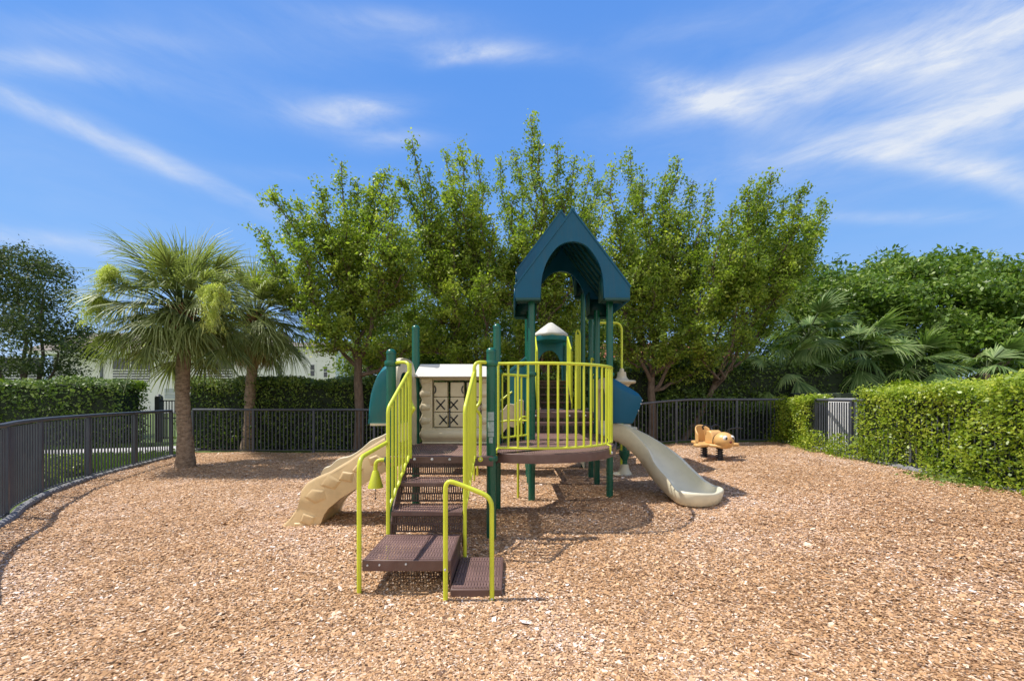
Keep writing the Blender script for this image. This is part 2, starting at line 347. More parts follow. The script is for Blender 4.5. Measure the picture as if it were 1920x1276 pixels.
for px, py, ln, wdt, ang, op in CL:
    c = vdir(px, py); rr = vdir(px+20, py+20*math.tan(math.radians(ang))); u = (rr-c); u = (u-c*u.dot(c)).normalized(); w = c.cross(u)
    k = (c.dot(Vector((0, 1, 0))))/F
    def dt(vec):
        d = N(nt, 'ShaderNodeVectorMath', operation='DOT_PRODUCT'); L(nt, DIR, d.inputs[0]); d.inputs[1].default_value = vec; return d.outputs['Value']
    a = mth(nt, 'POWER', mth(nt, 'MULTIPLY', mth(nt, 'ABSOLUTE', dt(u)), 1/(ln*k)), 2.0)
    b = mth(nt, 'POWER', mth(nt, 'MULTIPLY', mth(nt, 'ABSOLUTE', dt(w)), 1/(wdt*k)), 2.0)
    e = mth(nt, 'POWER', 2.718, mth(nt, 'MULTIPLY', mth(nt, 'ADD', a, b), -.8))
    e = mth(nt, 'MULTIPLY', e, mth(nt, 'GREATER_THAN', dt(c), 0.0)); e = mth(nt, 'MULTIPLY', e, op)
    tot = e if tot is None else mth(nt, 'ADD', tot, e)
fr = ramp(nt, [(.28, (.15, .15, .15)), (.72, (1, 1, 1))], nf.outputs[0])
cf = mth(nt, 'MULTIPLY', mth(nt, 'MULTIPLY', tot, 1.0), fr.outputs[0], clamp=True)
haze = N(nt, 'ShaderNodeSeparateXYZ'); L(nt, tc.outputs['Generated'], haze.inputs[0])
grd = ramp(nt, [(0, (.33, .43, .60)), (.12, (.235, .365, .61)), (.28, (.145, .305, .61)), (.5, (.088, .235, .585)), (1, (.06, .17, .52))], mth(nt, 'ABSOLUTE', haze.outputs[2]))
gs = N(nt, 'ShaderNodeVectorMath', operation='SCALE'); L(nt, grd.outputs[0], gs.inputs[0]); gs.inputs['Scale'].default_value = 10.0
sm = N(nt, 'ShaderNodeMix', data_type='RGBA'); sm.inputs[0].default_value = .92; L(nt, hs.outputs[0], sm.inputs[6]); L(nt, gs.outputs[0], sm.inputs[7])
cm = N(nt, 'ShaderNodeMix', data_type='RGBA'); L(nt, cf, cm.inputs[0]); L(nt, sm.outputs[2], cm.inputs[6]); cm.inputs[7].default_value = (5.1, 5.5, 6.2, 1)
# added white fill light in the unseen sky behind the viewer, mottled like cloud
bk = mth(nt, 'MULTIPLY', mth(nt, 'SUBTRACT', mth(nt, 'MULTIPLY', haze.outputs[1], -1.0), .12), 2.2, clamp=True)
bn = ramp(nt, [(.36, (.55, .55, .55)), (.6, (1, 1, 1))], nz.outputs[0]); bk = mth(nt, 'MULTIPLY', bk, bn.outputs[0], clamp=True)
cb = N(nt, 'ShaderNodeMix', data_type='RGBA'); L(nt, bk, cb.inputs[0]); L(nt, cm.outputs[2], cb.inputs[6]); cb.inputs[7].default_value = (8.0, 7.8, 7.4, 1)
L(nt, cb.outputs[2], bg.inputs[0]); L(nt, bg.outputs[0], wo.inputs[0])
scene.view_settings.view_transform = 'Standard'; scene.view_settings.look = 'None'; scene.view_settings.exposure = 0
scene.cycles.max_bounces = 7; scene.cycles.transparent_max_bounces = 16; scene.cycles.use_denoising = True

# ------------------------------------------------------------------ ground
LF = [(-4.2, 3.0), (-4.9, 3.6), (-5.5, 4.3), (-5.97, 4.98), (-6.5, 5.6), (-7.06, 6.45), (-7.5, 7.41), (-7.86, 8.57), (-8.2, 9.9), (-8.4, 10.8)]
RF = [(7.15, 11.3), (7.1, 10.5), (6.9, 9.2), (6.68, 8.2), (6.5, 6.46), (6.35, 5.33), (6.0, 4.0), (5.4, 2.9)]
BK = [(-8.45, 11.3), (7.15, 11.3)]
def ground_sheet(name, xs, ys, mat, z0, poly=None):
    mb = MB(); mb.grid([[(x, y, gz(x)+z0) for x in xs] for y in ys])
    o = mb.build(name, mat); o['kind'] = 'structure'; return o
gx = [-400, -150, -60, -30, -15, -8]+list(np.linspace(-4, 1.5, 6))+list(np.linspace(1.9, 5, 12))+[8, 15, 30, 60, 150, 400]
ground_sheet('grass_ground', gx, [-60, -20, 0, 5, 12, 20, 40, 80, 200, 500], M['grass'], 0)
# mulch bed polygon as strips between the two fence lines
def xl(y):
    pts = [(p[1], p[0]) for p in LF]+[(11.36, -8.5)]
    pts = [(-6, -2.5), (2.0, -3.2)]+pts
    for (a, b), (c, d) in zip(pts, pts[1:]):
        if a <= y <= c: return b+(d-b)*(y-a)/(c-a)
    return -8.5
def xr(y):
    pts = sorted((p[1], p[0]) for p in RF); pts = [(-6, 4.3), (2.0, 4.9)]+pts
    for (a, b), (c, d) in zip(pts, pts[1:]):
        if a <= y <= c: return b+(d-b)*(y-a)/(c-a)
    return 7.2
mb = MB(); rows = []
for y in list(np.linspace(-6, 1.5, 6))+list(np.linspace(2, 11.34, 60)):
    a, b = xl(y), xr(y); rows.append([(a+(b-a)*t, y, gz(a+(b-a)*t)+.03+float(und(a+(b-a)*t, y))) for t in np.linspace(0, 1, 60)])
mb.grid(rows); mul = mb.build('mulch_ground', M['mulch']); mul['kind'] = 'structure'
def chips():
    n = 1050000
    u = RNG.random(n); y0, y1, p = 1.8, 11.3, -1.55
    Y = (u*(y1**(p+1)-y0**(p+1))+y0**(p+1))**(1/(p+1))
    wmin = np.minimum(9.0, 1.35*Y+1.2)
    X = (RNG.random(n)*2-1)*wmin
    l = np.array([xl(y) for y in np.linspace(1.8, 11.34, 200)]); r = np.array([xr(y) for y in np.linspace(1.8, 11.34, 200)])
    yi = np.linspace(1.8, 11.34, 200); ok = (X > np.interp(Y, yi, l)+.03) & (X < np.interp(Y, yi, r)-.03); X = X[ok]; Y = Y[ok]; n = len(X)
    th = RNG.random(n)*2*PI; tl = RNG.normal(0, .21, n); tb = RNG.normal(0, .21, n)
    ln = np.exp(RNG.normal(math.log(.0130), .42, n))*(1+.02*Y); wd_ = ln*np.clip(RNG.normal(.5, .15, n), .18, .9)
    big = RNG.random(n) < .004; ln[big] *= 2.0; wd_[big] *= 1.5
    a = np.stack([np.cos(th), np.sin(th), tl], 1)*ln[:, None]*.5
    b = np.stack([-np.sin(th), np.cos(th), tb], 1)*wd_[:, None]*.5
    c = np.stack([X, Y, gzn(X)+und(X, Y)+.034+RNG.random(n)*.016], 1)
    v = np.empty((n, 4, 3)); j = lambda: (.75+.5*RNG.random(n))[:, None]
    v[:, 0] = c-a*j()-b*j(); v[:, 1] = c+a*j()-b*j()*.7; v[:, 2] = c+a*j()+b*j()*.8; v[:, 3] = c-a*j()*.9+b*j()
    t = np.clip(RNG.beta(1.55, 1.6, n), 0, 1)
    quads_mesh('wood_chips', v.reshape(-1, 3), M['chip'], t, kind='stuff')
chips()
# edging strip, path
def offset_line(pts, d):
    out = []
    for i, p in enumerate(pts):
        a = Vector(pts[max(0, i-1)]); b = Vector(pts[min(len(pts)-1, i+1)]); t = (b-a).normalized(); out.append((p[0]-t.y*d, p[1]+t.x*d))
    return out
def edging(name, pts, label):
    mb = MB(); sp = spline([(p[0], p[1], 0) for p in pts], 30 if name[0] else 1)
    P = [(p.x, p.y, gz(p.x)+.055+.008*math.sin(i*1.7)) for i, p in enumerate(sp)]
    mb.tube(P, [.045+.006*math.sin(i*1.7+1) for i in range(len(P))], 8); o = mb.build('edging', M['curb']); o['kind'] = 'structure'; return o
edging('e', offset_line(LF+[(-8.45, 11.2)], -.07), '')
edging('e', offset_line(RF, -.07), '')
mb = MB(); P = [(-16, 7.6), (-12.3, 9.2), (-10.6, 11.6), (-9.9, 14.6), (-9.2, 14.6), (-9.5, 11.6), (-9.3, 10.6), (-8.6, 9.9), (-8.5, 9.2), (-9.4, 9.1), (-11.8, 8.1), (-15.5, 6.6)]
mb = MB(); mb.grid([[(-17, 9.3, .012), (-13, 10.3, .012), (-10.5, 11.0, .012), (-8.9, 11.55, .012), (-8.7, 11.6, .012)], [(-17, 11.0, .012), (-13, 12.0, .012), (-11, 12.6, .012), (-9.9, 13.2, .012), (-8.8, 13.6, .012)]])
o = mb.build('path', M['concrete']); o['kind'] = 'structure'
# lawn blades seen through the left fence
n = 30000; X = -8.3-RNG.random(n)*5.5; Y = 4+RNG.random(n)*9; ok = (X < np.interp(Y, [p[1] for p in LF], [p[0] for p in LF])-.1) & ~((Y > 9.3+(X+17)*.27) & (Y < 11+(X+17)*.3)); X = X[ok]; Y = Y[ok]; n = len(X)
c = np.stack([X, Y, np.full(n, .03)], 1); th = RNG.random(n)*PI; w = .009; v = np.empty((n, 4, 3)); e = np.stack([np.cos(th)*w, np.sin(th)*w, 0*th], 1); h = np.stack([RNG.normal(0, .02, n), RNG.normal(0, .02, n), .05+.05*RNG.random(n)], 1)
v[:, 0] = c-e-[0, 0, .03]; v[:, 1] = c+e-[0, 0, .03]; v[:, 2] = c+h+e*.3; v[:, 3] = c+h-e*.3
quads_mesh('grass', v.reshape(-1, 3), M['blade'], tints(n), kind='stuff')

# ------------------------------------------------------------------ fences
def resample(pts, step, curve=True):
    sp = spline([(p[0], p[1], 0) for p in pts], 24) if curve else [Vector((p[0], p[1], 0)) for p in pts]
    out = [sp[0]]; acc = 0
    for a, b in zip(sp, sp[1:]):
        d = (b-a).length
        while acc+d >= step:
            t = (step-acc)/d; a = a+(b-a)*t; out.append(a.copy()); d = (b-a).length; acc = 0
        acc += d
    return out
def fence(label, pts, bay, curve, ht=1.2):
    t = thing('metal_fence', label, 'fence', (pts[0][0], pts[0][1], gz(pts[0][0])))
    posts = resample(pts, bay, curve); pk = resample(pts, bay/round(bay/.098), curve); k = round(bay/.098)
    for i, p in enumerate(posts):
        mb = MB(); g = gz(p.x); q = posts[min(i+1, len(posts)-1)]-posts[max(i-1, 0)]; rz = math.atan2(q.y, q.x)
        mb.box((p.x, p.y, g+(ht-.06)/2), (.055, .055, ht-.06), rz); mb.build('post', M['fence'], t, bevel=.004)
    for b in range(len(posts)-1):
        seg = pk[b*k:(b+1)*k+1]; mb = MB()
        if len(seg) < 2: continue
        for q in seg[1:-1] if len(seg) == k+1 else seg[1:]:
            mb.box((q.x, q.y, gz(q.x)+.09+(ht-.16)/2), (.019, .019, ht-.18), .1)
        mb.tube([(q.x, q.y, gz(q.x)+.10) for q in seg], .014, 4)
        mb.build('picket_panel', M['fence'], t, smooth_=False)
        mb = MB(); mb.tube([(q.x, q.y, gz(q.x)+ht-.035) for q in seg], .031, 8); mb.build('top_rail', M['fence'], t)
    return t
fence('curved charcoal picket fence along the left edge of the mulch', LF+[(-8.45, 11.2)], 1.45, True)
fence('straight charcoal picket fence across the back behind the playground', [(-8.45, 11.3), (7.6, 11.3)], 1.6, False)
fence('charcoal picket fence on the right half buried in bright hedge', RF, 1.45, True)
bfm = thing('black_gate', 'dark gate panel with finial posts past the corner behind the palm', 'gate', (-11.2, 14.2, 0))
for x in (-11.75, -10.55):
    mb = MB(); mb.box((x, 14.2, .75), (.16, .16, 1.5)); mb.lathe((x, 14.2, 1.5), [(.1, 0), (.1, .03), (.02, .1)], 8); mb.build('post', M['black_metal'], bfm)
mb = MB()
for i in range(11): mb.box((-11.6+i*.095, 14.2, .75), (.02, .02, 1.3))
for z in (.15, .8, 1.38): mb.box((-11.15, 14.2, z), (1.1, .03, .04))
mb.build('picket_panel', M['black_metal'], bfm, smooth_=False)

# ------------------------------------------------------------------ the play structure (one thing)
PS = thing('play_structure', 'green, teal and cream playground structure with lime railings in the middle of the mulch', 'playground', (0, 5.5, 0))
DK = .89
def post(x, y, top, r=.05, cap=True, collars=(), z0=-.05):
    mb = MB(); prof = [(r, z0), (r, top-r*1.0)]+([(r*1.08, top-r), (r*1.08, top-r*.75), (r*.85, top-r*.25), (r*.5, top)] if cap else [(r, top)])
    mb.lathe((x, y, 0), prof, 20); p = mb.build('post', M['green'], PS)
    for z in collars:
        mb = MB(); mb.lathe((x, y, z), [(r, -.03), (r+.014, -.028), (r+.02, -.012), (r+.02, .012), (r+.014, .028), (r, .03)], 20)
        mb.build('collar', M['green'], p)
    return p
P1 = (-1.262, 4.46); P2 = (-.217, 4.46); P3 = (-1.262, 5.6); P4 = (-.197, 5.62)
post(*P1, 2.0, collars=(1.85, .84)); p2 = post(*P2, 2.015, collars=(1.85, .86)); post(*P3, 2.44, collars=(1.80,)); post(*P4, 2.46, collars=(1.83,))
for x, y in ((-1.135, 4.46), (-.305, 4.46)):
    pass
R1 = [(.283, 6.14), (1.437, 6.28), (.30, 7.25), (1.437, 7.22)]; R2 = [(.30, 7.86), (1.456, 7.86), (.32, 8.96), (1.49, 8.96)]
for p in R1: post(*p, 2.96, cap=False, collars=(1.83,))
for p in R2: post(*p, 3.66, cap=False, collars=(2.2,))
R3 = [(.50, 9.75), (1.33, 9.75), (.50, 10.6), (1.33, 10.6)]
for p in R3: post(*p, 2.9, cap=False)
# info sticker wrapped on the front post
def arc_patch(mb, c, r, a0, a1, z0, z1, n=6):
    mb.grid([[(c[0]+r*math.cos(a0+(a1-a0)*j/n), c[1]+r*math.sin(a0+(a1-a0)*j/n), z) for j in range(n+1)] for z in (z0, z1)])
for z0, z1, a0, a1 in ((1.255, 1.345, -2.3, -.95), (1.14, 1.245, -2.3, -.95), (1.09, 1.135, -2.3, -.95), (1.025, 1.085, -2.0, -1.2)):
    mb = MB(); arc_patch(mb, P2, .0525, a0, a1, z0, z1); mb.build('sticker', M['decal'], p2)

# decks
def slab(name, poly, z, th=.10, mat_top=None, lip=.0):
    mb = MB(); mb.add([(x, y, z) for x, y in poly], [tuple(range(len(poly)))]); d = mb.build(name, mat_top or M['deck'], PS, smooth_=False)
    mb = MB(); n = len(poly)
    # rim: an L shaped band with rounded top
    C = Vector((sum(p[0] for p in poly)/n, sum(p[1] for p in poly)/n, 0))
    def off(p, k): v = Vector((p[0], p[1], 0))-C; v = v*(1+k/v.length)+C; return v
    rows = []
    for k, zz in ((-.06, z+.003), (-.004, z+.003), (.006, z-.003), (.008, z-.012), (.008, z-th), (-.03, z-th)):
        rows.append([(off(p, k).x, off(p, k).y, zz) for p in poly])
    mb.grid(rows, close=True); mb.build('deck_rim', M['brown'], d)
    return d
slab('deck', [(-1.30, 4.40), (-.20, 4.40), (-.20, 5.66), (-1.30, 5.66)], DK)
cx, cy, R_ = .265, 5.63, 1.07
arc = [(cx+R_*math.cos(a), cy+R_*math.sin(a)) for a in np.linspace(math.radians(-116), math.radians(0), 22)]
slab('deck', [(-.185, 4.52)]+arc+[(1.40, 6.13), (.25, 6.13), (-.185, 5.62)], DK-.002)
slab('deck', [(.25, 6.145), (1.45, 6.145), (1.45, 7.25), (.25, 7.25)], DK)
slab('deck', [(.27, 7.56), (1.49, 7.56), (1.49, 9.0), (.27, 9.0)], 1.23)
slab('deck', [(.45, 9.66), (1.38, 9.66), (1.38, 10.7), (.45, 10.7)], 1.87)
for z, y0, y1 in ((1.06, 7.262, 7.55),):
    slab('step', [(.29, y0), (1.46, y0), (1.46, y1), (.29, y1)], z, .05)
for z0, z1, y in ((.895, 1.0, 7.27), (1.065, 1.13, 7.57)):
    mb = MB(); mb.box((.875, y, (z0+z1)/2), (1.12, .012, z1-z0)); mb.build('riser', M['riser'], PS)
for x in (.42, 1.02, 1.3):
    mb = MB(); mb.lathe((x, 7.54, 1.17), [(.015, 0), (.015, .01), (.008, .016)], 8, axis=(0, -1, 0)); mb.build('bolt', M['chrome'], PS)

def stairs(name, steps, x0s, riser_t, parent):
    """steps: list of (z, yfront, yback, x0, x1)"""
    st = thing(name, '', ''); return st
# front stairs: one part with treads and risers below it
def tread(parent, z, yf, yb, x0, x1, lip=.035):
    mb = MB(); mb.add([(x0, yf, z), (x1, yf, z), (x1, yb, z), (x0, yb, z)], [(0, 1, 2, 3)]); t = mb.build('tread', M['tread'], parent, smooth_=False); return t
mb = MB()
for z, yf, x0, x1 in ((.68, 4.10, -1.065, -.455), (.47, 3.845, -1.085, -.447)):
    mb.box(((x0+x1)/2, yf-.004, z-.016), (x1-x0, .03, .036))
# stringers
for s, xa, xb in ((-1, -1.10, -1.085), (1, -.452, -.437)):
    prof = [(3.84, .27), (3.845, .36), (3.93, .50), (4.03, .60), (4.16, .76), (4.30, .89), (4.40, .90), (4.40, .66), (4.30, .62), (4.1, .42), (3.97, .25), (3.86, .15)]
    mb.prism(prof, xa, xb, axis='X')
mb.box((-.77, 4.392, .855), (.66, .02, .07))
ST = mb.build('staircase', M['brown'], PS, bevel=.003, smooth_=False)
tread(ST, .683, 4.10, 4.40, -1.075, -.452); tread(ST, .473, 3.845, 4.13, -1.085, -.447)
for za, zb, y0, y1 in ((.70, .82, 4.385, 4.385), (.49, .662, 4.13, 4.118), (.28, .452, 3.862, 3.858)):
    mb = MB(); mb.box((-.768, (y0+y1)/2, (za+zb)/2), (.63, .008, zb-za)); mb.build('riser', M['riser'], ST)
for x in (-1.0, -.82, -.64):
    mb = MB(); mb.lathe((x, 4.378, .862), [(.014, 0), (.014, .008), (.007, .012)], 8, axis=(0, -1, 0)); mb.build('bolt', M['chrome'], ST)
# transfer platform and low step
def platform(name, x0, x1, y0, y1, z, th):
    mb = MB(); fr = .022
    mb.box(((x0+x1)/2, y0+.01, z-th/2), (x1-x0, .02, th)); mb.box(((x0+x1)/2, y1-.01, z-th/2), (x1-x0, .02, th))
    mb.box((x0+.01, (y0+y1)/2, z-th/2), (.02, y1-y0-.042, th)); mb.box((x1-.01, (y0+y1)/2, z-th/2), (.02, y1-y0-.042, th))
    p = mb.build(name, M['brown'], PS, bevel=.006)
    mb = MB(); mb.add([(x0+.018, y0+.018, z+.001), (x1-.018, y0+.018, z+.001), (x1-.018, y1-.018, z+.001), (x0+.018, y1-.018, z+.001)], [(0, 1, 2, 3)])
    mb.build('tread', M['tread'], p, smooth_=False); return p
pf = platform('transfer_platform', -1.132, -.462, 3.22, 3.84, .27, .085)
mb = MB(); mb.box((-.725, 3.53, .274), (.012, .56, .008)); mb.build('seam', M['brown'], pf)
mb = MB(); mb.box((-.466, 3.53, .13), (.008, .58, .23)); mb.build('side_panel', M['brown'], pf)
for x, zz in ((-1.09, .232), (-1.0, .235), (-.80, .24)):
    mb = MB(); mb.lathe((x, 3.219, zz), [(.008, 0), (.008, .006), (.004, .008)], 8, axis=(0, -1, 0)); mb.build('bolt', M['chrome'], pf)
platform('step', -.455, -.075, 3.14, 3.78, .085, .07)

# lime tubing
TR = .0175
def tube_part(name, lines, r=TR, mat='lime', n=10):
    mb = MB()
    for l in lines: mb.tube(l, r, n)
    return mb.build(name, M[mat], PS)
tube_part('handrail', [fillet([(-1.15, 3.21, -.03), (-1.15, 3.21, 1.04), (-1.13, 3.84, 1.09)], .09)])
tube_part('handrail', [fillet([(-.483, 3.10, -.03), (-.483, 3.10, .90), (-.375, 3.10, .865), (-.147, 3.09, .775), (-.145, 3.09, -.03)], .075)])
for x, z in ((-.483, .255), (-.145, .045)):
    mb = MB(); mb.lathe((x, 3.08, z), [(.009, 0), (.009, .007), (.004, .01)], 8, axis=(0, -1, 0)); mb.build('bolt', M['chrome'], PS)
def stair_barrier(xf, xb, s, post_xy):
    def X(y): return xf+(xb-xf)*(y-3.84)/(4.36-3.84)
    mb = MB(); zt = lambda y: 1.40+(1.74-1.40)*(y-3.84)/(4.30-3.84)
    zb = lambda y: .50+(.90-.50)*(y-3.86)/(4.30-3.86)
    mb.tube(fillet([(xf, 3.84, .02), (xf, 3.84, 1.40), (X(4.30), 4.30, 1.76), (X(4.31), 4.31, 1.60)], .05), TR, 10)
    mb.tube(fillet([(X(4.30), 4.30, 1.72), (X(4.31), 4.31, 1.85), (X(4.36)+(post_xy[0]-X(4.36))*.6, 4.40, 1.86), (post_xy[0]-.04*s, 4.45, 1.85)], .07), TR, 10)
    mb.tube([(xf, 3.845, .48)]+[(X(y), y, zb(y)+.012*math.sin(y*60)) for y in np.linspace(3.9, 4.33, 14)], TR*.9, 8)
    for y in np.linspace(3.93, 4.30, 6): mb.tube([(X(y), y, zb(y)), (X(y), y, zt(y))], .0115, 8)
    mb.tube([(X(4.33), 4.33, .88), (X(4.33), 4.33, 1.78)], TR, 8)
    b = mb.build('stair_barrier', M['lime'], PS)
    # hand loop at the deck entrance
    hx = -1.055 if s < 0 else -.325; mb = MB()
    mb.tube(fillet([(hx, 4.42, 1.85), (hx, 4.42, 1.45), (hx-.05*s, 4.38, 1.385), (hx-.05*s, 4.38, 1.375), (hx, 4.42, 1.32), (hx-.004*s, 4.42, .86)], .05), TR*.9, 10)
    mb.lathe((hx, 4.40, .86), [(.026, 0), (.026, .012)], 12, axis=(0, -1, 0)); mb.build('hand_loop', M['lime'], b)
    mb = MB(); mb.lathe((hx, 4.386, .86), [(.009, 0), (.006, .008)], 8, axis=(0, -1, 0)); mb.build('bolt', M['chrome'], b)
    mb = MB(); mb.lathe((post_xy[0]-.045*s, 4.46, 1.85), [(.027, 0), (.027, .05)], 10, axis=(-s, 0, 0)); mb.build('clamp', M['green'], b)
stair_barrier(-1.115, -1.03, -1, P1); stair_barrier(-.424, -.375, 1, P2)

# bell on its bracket
mb = MB(); bx_, by_ = -1.42, 4.44
mb.tube(fillet([(-1.30, 4.46, .845), (bx_, by_, .845), (bx_, by_, .73)], .07), .02, 10)
mb.lathe((bx_, by_, .56), [(.078, 0), (.078, .004), (.032, .165), (.028, .175)], 20)
mb.lathe((bx_, by_, .558), [(.07, .0), (.07, .002), (.01, .1)], 20)
bell = mb.build('bell', M['lime'], PS)
mb = MB()
for k in range(5): mb.tube([(bx_, by_, .56-k*.022), (bx_+(.006 if k % 2 else -.006), by_+(0 if k % 2 else .006), .549-k*.022), (bx_, by_, .538-k*.022)], .0035, 5)
mb.lathe((bx_, by_, .435), [(.008, 0), (.012, .01), (.008, .02)], 8)
mb.build('chain', M['spring'], bell)
mb = MB(); mb.lathe((-1.33, 4.46, .845), [(.03, 0), (.03, .025)], 12, axis=(1, 0, 0)); mb.build('clamp', M['green'], bell)

# curved guard rail on the rounded deck
ga = [(cx+(R_-.045)*math.cos(a), cy+(R_-.045)*math.sin(a)) for a in np.linspace(math.radians(-114), math.radians(2), 40)]
line = [(-.15, 4.66)]+ga[2:]+[(1.38, 6.22)]
def poly_resample(pts, n):
    P = [Vector((p[0], p[1], 0)) for p in pts]; d = [0]
    for a, b in zip(P, P[1:]): d.append(d[-1]+(b-a).length)
    out = []
    for k in range(n):
        t = d[-1]*k/(n-1); i = max(j for j in range(len(d)) if d[j] <= t+1e-9); i = min(i, len(P)-2)
        out.append(P[i].lerp(P[i+1], (t-d[i])/(d[i+1]-d[i])))
    return out
def guard(line, n, zt, zb, tabs=(), fl=.012, flat=False):
    L_ = poly_resample(line, n*3); mb = MB()
    mb.tube([(p.x, p.y, zt) for p in L_], TR, 10); mb.tube([(p.x, p.y, zb) for p in L_], TR*.85, 8)
    for p in poly_resample(line, n): mb.tube([(p.x, p.y, zb), (p.x, p.y, zt)], .0125, 8)
    for i in tabs:
        p = poly_resample(line, n)[i]; c = Vector((cx, cy, 0)); d = (p-c).normalized()*.055
        mb.tube([(p.x, p.y, zb), (p.x+d.x, p.y+d.y, zb-.02), (p.x+d.x, p.y+d.y, zb-.115)], .013, 8)
    g = mb.build('guard_rail', M['lime'], PS)
    for i in tabs:
        p = poly_resample(line, n)[i]; c = Vector((cx, cy, 0)); d = (p-c).normalized(); q = p+d*.07
        mb = MB(); mb.lathe((q.x, q.y, zb-.10), [(.02, 0), (.018, .006), (.007, .008), (.007, .013)], 10, axis=(d.x, d.y, 0)); mb.build('bolt', M['chrome'], g)
    return g
guard(line, 25, 1.865, .945, tabs=(0, 13))
guard([(-.13, 5.66), (.22, 6.08)], 5, 1.80, .96)
guard([(1.44, 6.36), (1.44, 6.5)], 2, 1.85, .96)
guard([(.32, 7.32), (.32, 7.82)], 5, 1.9, 1.10)
guard([(1.47, 7.32), (1.47, 7.82)], 5, 1.9, 1.10)
guard([(.42, 9.72), (.42, 10.6)], 6, 2.75, 1.95)

# tic-tac-toe panel
TY = 5.60
mb = MB(); x0, x1 = -1.195, -.285
# wavy body as a frame round the opening
def wav(z): return .028*abs(math.sin((z-.93)*PI/.175))
zz = np.linspace(.93, 1.77, 40)
outl = [(x0-.0+(.03-wav(z)), z) for z in zz]; outr = [(x1-(.03-wav(z)), z) for z in zz]
ox0, ox1, oz0, oz1 = -1.035, -.395, 1.10, 1.72
def slabx(poly): mb.prism(poly, TY-.07, TY+.07, 'Y')
slabx([*[(a, b) for a, b in outl], (ox0, 1.77), (ox0, .93)]); slabx([*[(a, b) for a, b in outr], (ox1, 1.77), (ox1, .93)])
slabx([(ox0, .93), (ox1, .93), (ox1, oz0), (ox0, oz0)]); slabx([(ox0, oz1), (ox1, oz1), (ox1, 1.77), (ox0, 1.77)])
TP = mb.build('tic_tac_toe_panel', M['cream'], PS, bevel=.012, seg=3)
# rounded log bulges
mb = MB()
for k in range(5):
    z = .93+.0875+k*.175
    for a, b in ((x0+.015, ox0-.012), (ox1+.012, x1-.015)):
        if z > 1.76: continue
        prof = [(.03, 0), (.07, .03), (.082, .05)]
        mb.tube([(a, TY-.025, z), (a+(b-a)*.12, TY-.035, z), (a+(b-a)*.88, TY-.035, z), (b, TY-.035, z)], [.04, .062, .05, .03], 12)
mb.tube([(x0+.015, TY-.035, 1.01), (x0+.06, TY-.035, 1.01), (x1-.06, TY-.035, 1.01), (x1-.015, TY-.035, 1.01)], [.045, .075, .075, .045], 12)
mb.build('log_relief', M['cream'], TP)
mb = MB(); mb.prism([(x0-.05, 1.76), (x1+.05, 1.76), (x1+.01, 1.93), (x0-.01, 1.93)], TY-.02, TY+.02, 'Y')
a = [(x0-.055, TY-.19, 1.755), (x1+.055, TY-.19, 1.755), (x1+.01, TY-.02, 1.93), (x0-.01, TY-.02, 1.93)]
b = [(x0-.055, TY+.19, 1.755), (x1+.055, TY+.19, 1.755), (x1+.01, TY+.02, 1.93), (x0-.01, TY+.02, 1.93)]
mb = MB(); mb.add(a+b, [(0, 1, 2, 3), (5, 4, 7, 6), (3, 2, 6, 7), (0, 3, 7, 4), (1, 5, 6, 2), (0, 4, 5, 1)])
mb.build('panel_roof', M['white'], TP, bevel=.012)
mb = MB(); mb.box(((x0+x1)/2, TY, .91), (.86, .1, .035)); mb.build('sill', M['pale'], TP, bevel=.005)
# tiles
marks = {(0, 0): 'Or', (0, 1): 'Ol', (0, 2): '', (1, 0): 'X', (1, 1): 'Xl', (1, 2): 'Om', (2, 0): 'Xr', (2, 1): 'Xl', (2, 2): 'Ol'}
marks[(0, 0)] = ')'; marks[(0, 1)] = '('
cw = .175; cols = [-1.02+cw/2+.006, -1.02+cw/2+.006+.213, -1.02+cw/2+.006+.426]; chh = .19
for r in range(3):
    z = 1.71-.018-chh/2-r*(chh+.006)
    for c_ in range(3):
        xc = cols[c_]; mb = MB(); mb.box((xc, TY, z), (cw, .12, chh)); tl = mb.build('tile', M['cream'], TP, bevel=.01)
        mk = marks[(r, c_)]; yf = TY-.0625; mb = MB(); lx0, lx1 = xc-cw/2+.004, xc+cw/2-.004
        def seg(p, q, w=.017):
            # clip to the tile face
            (ax, az), (bx, bz) = p, q
            if ax > bx: ax, az, bx, bz = bx, bz, ax, az
            if bx < lx0 or ax > lx1: return
            if ax < lx0: az += (bz-az)*(lx0-ax)/(bx-ax); ax = lx0
            if bx > lx1: bz = az+(bz-az)*(lx1-ax)/(bx-ax); bx = lx1
            mb.bar((ax, yf, az), (bx, yf, bz), .005, w)
        if mk.startswith('X'):
            xo = xc+{'X': 0, 'Xl': -.045, 'Xr': .04}[mk]; h = .062; hw = .056
            seg((xo-hw, z-h), (xo+hw, z+h)); seg((xo-hw, z+h), (xo+hw, z-h))
        else:
            xo = {')': xc-cw/2-.03, '(': xc+cw/2+.03, 'Om': xc, 'Ol': xc-cw/2-.01, '': None}.get(mk)
            if xo is not None:
                for k in range(24):
                    a0, a1 = k*PI/12, (k+1)*PI/12; seg((xo+.055*math.cos(a0), z+.062*math.sin(a0)), (xo+.055*math.cos(a1), z+.062*math.sin(a1)))
        if mb.v: mb.build('mark', M['black'], tl, smooth_=False)

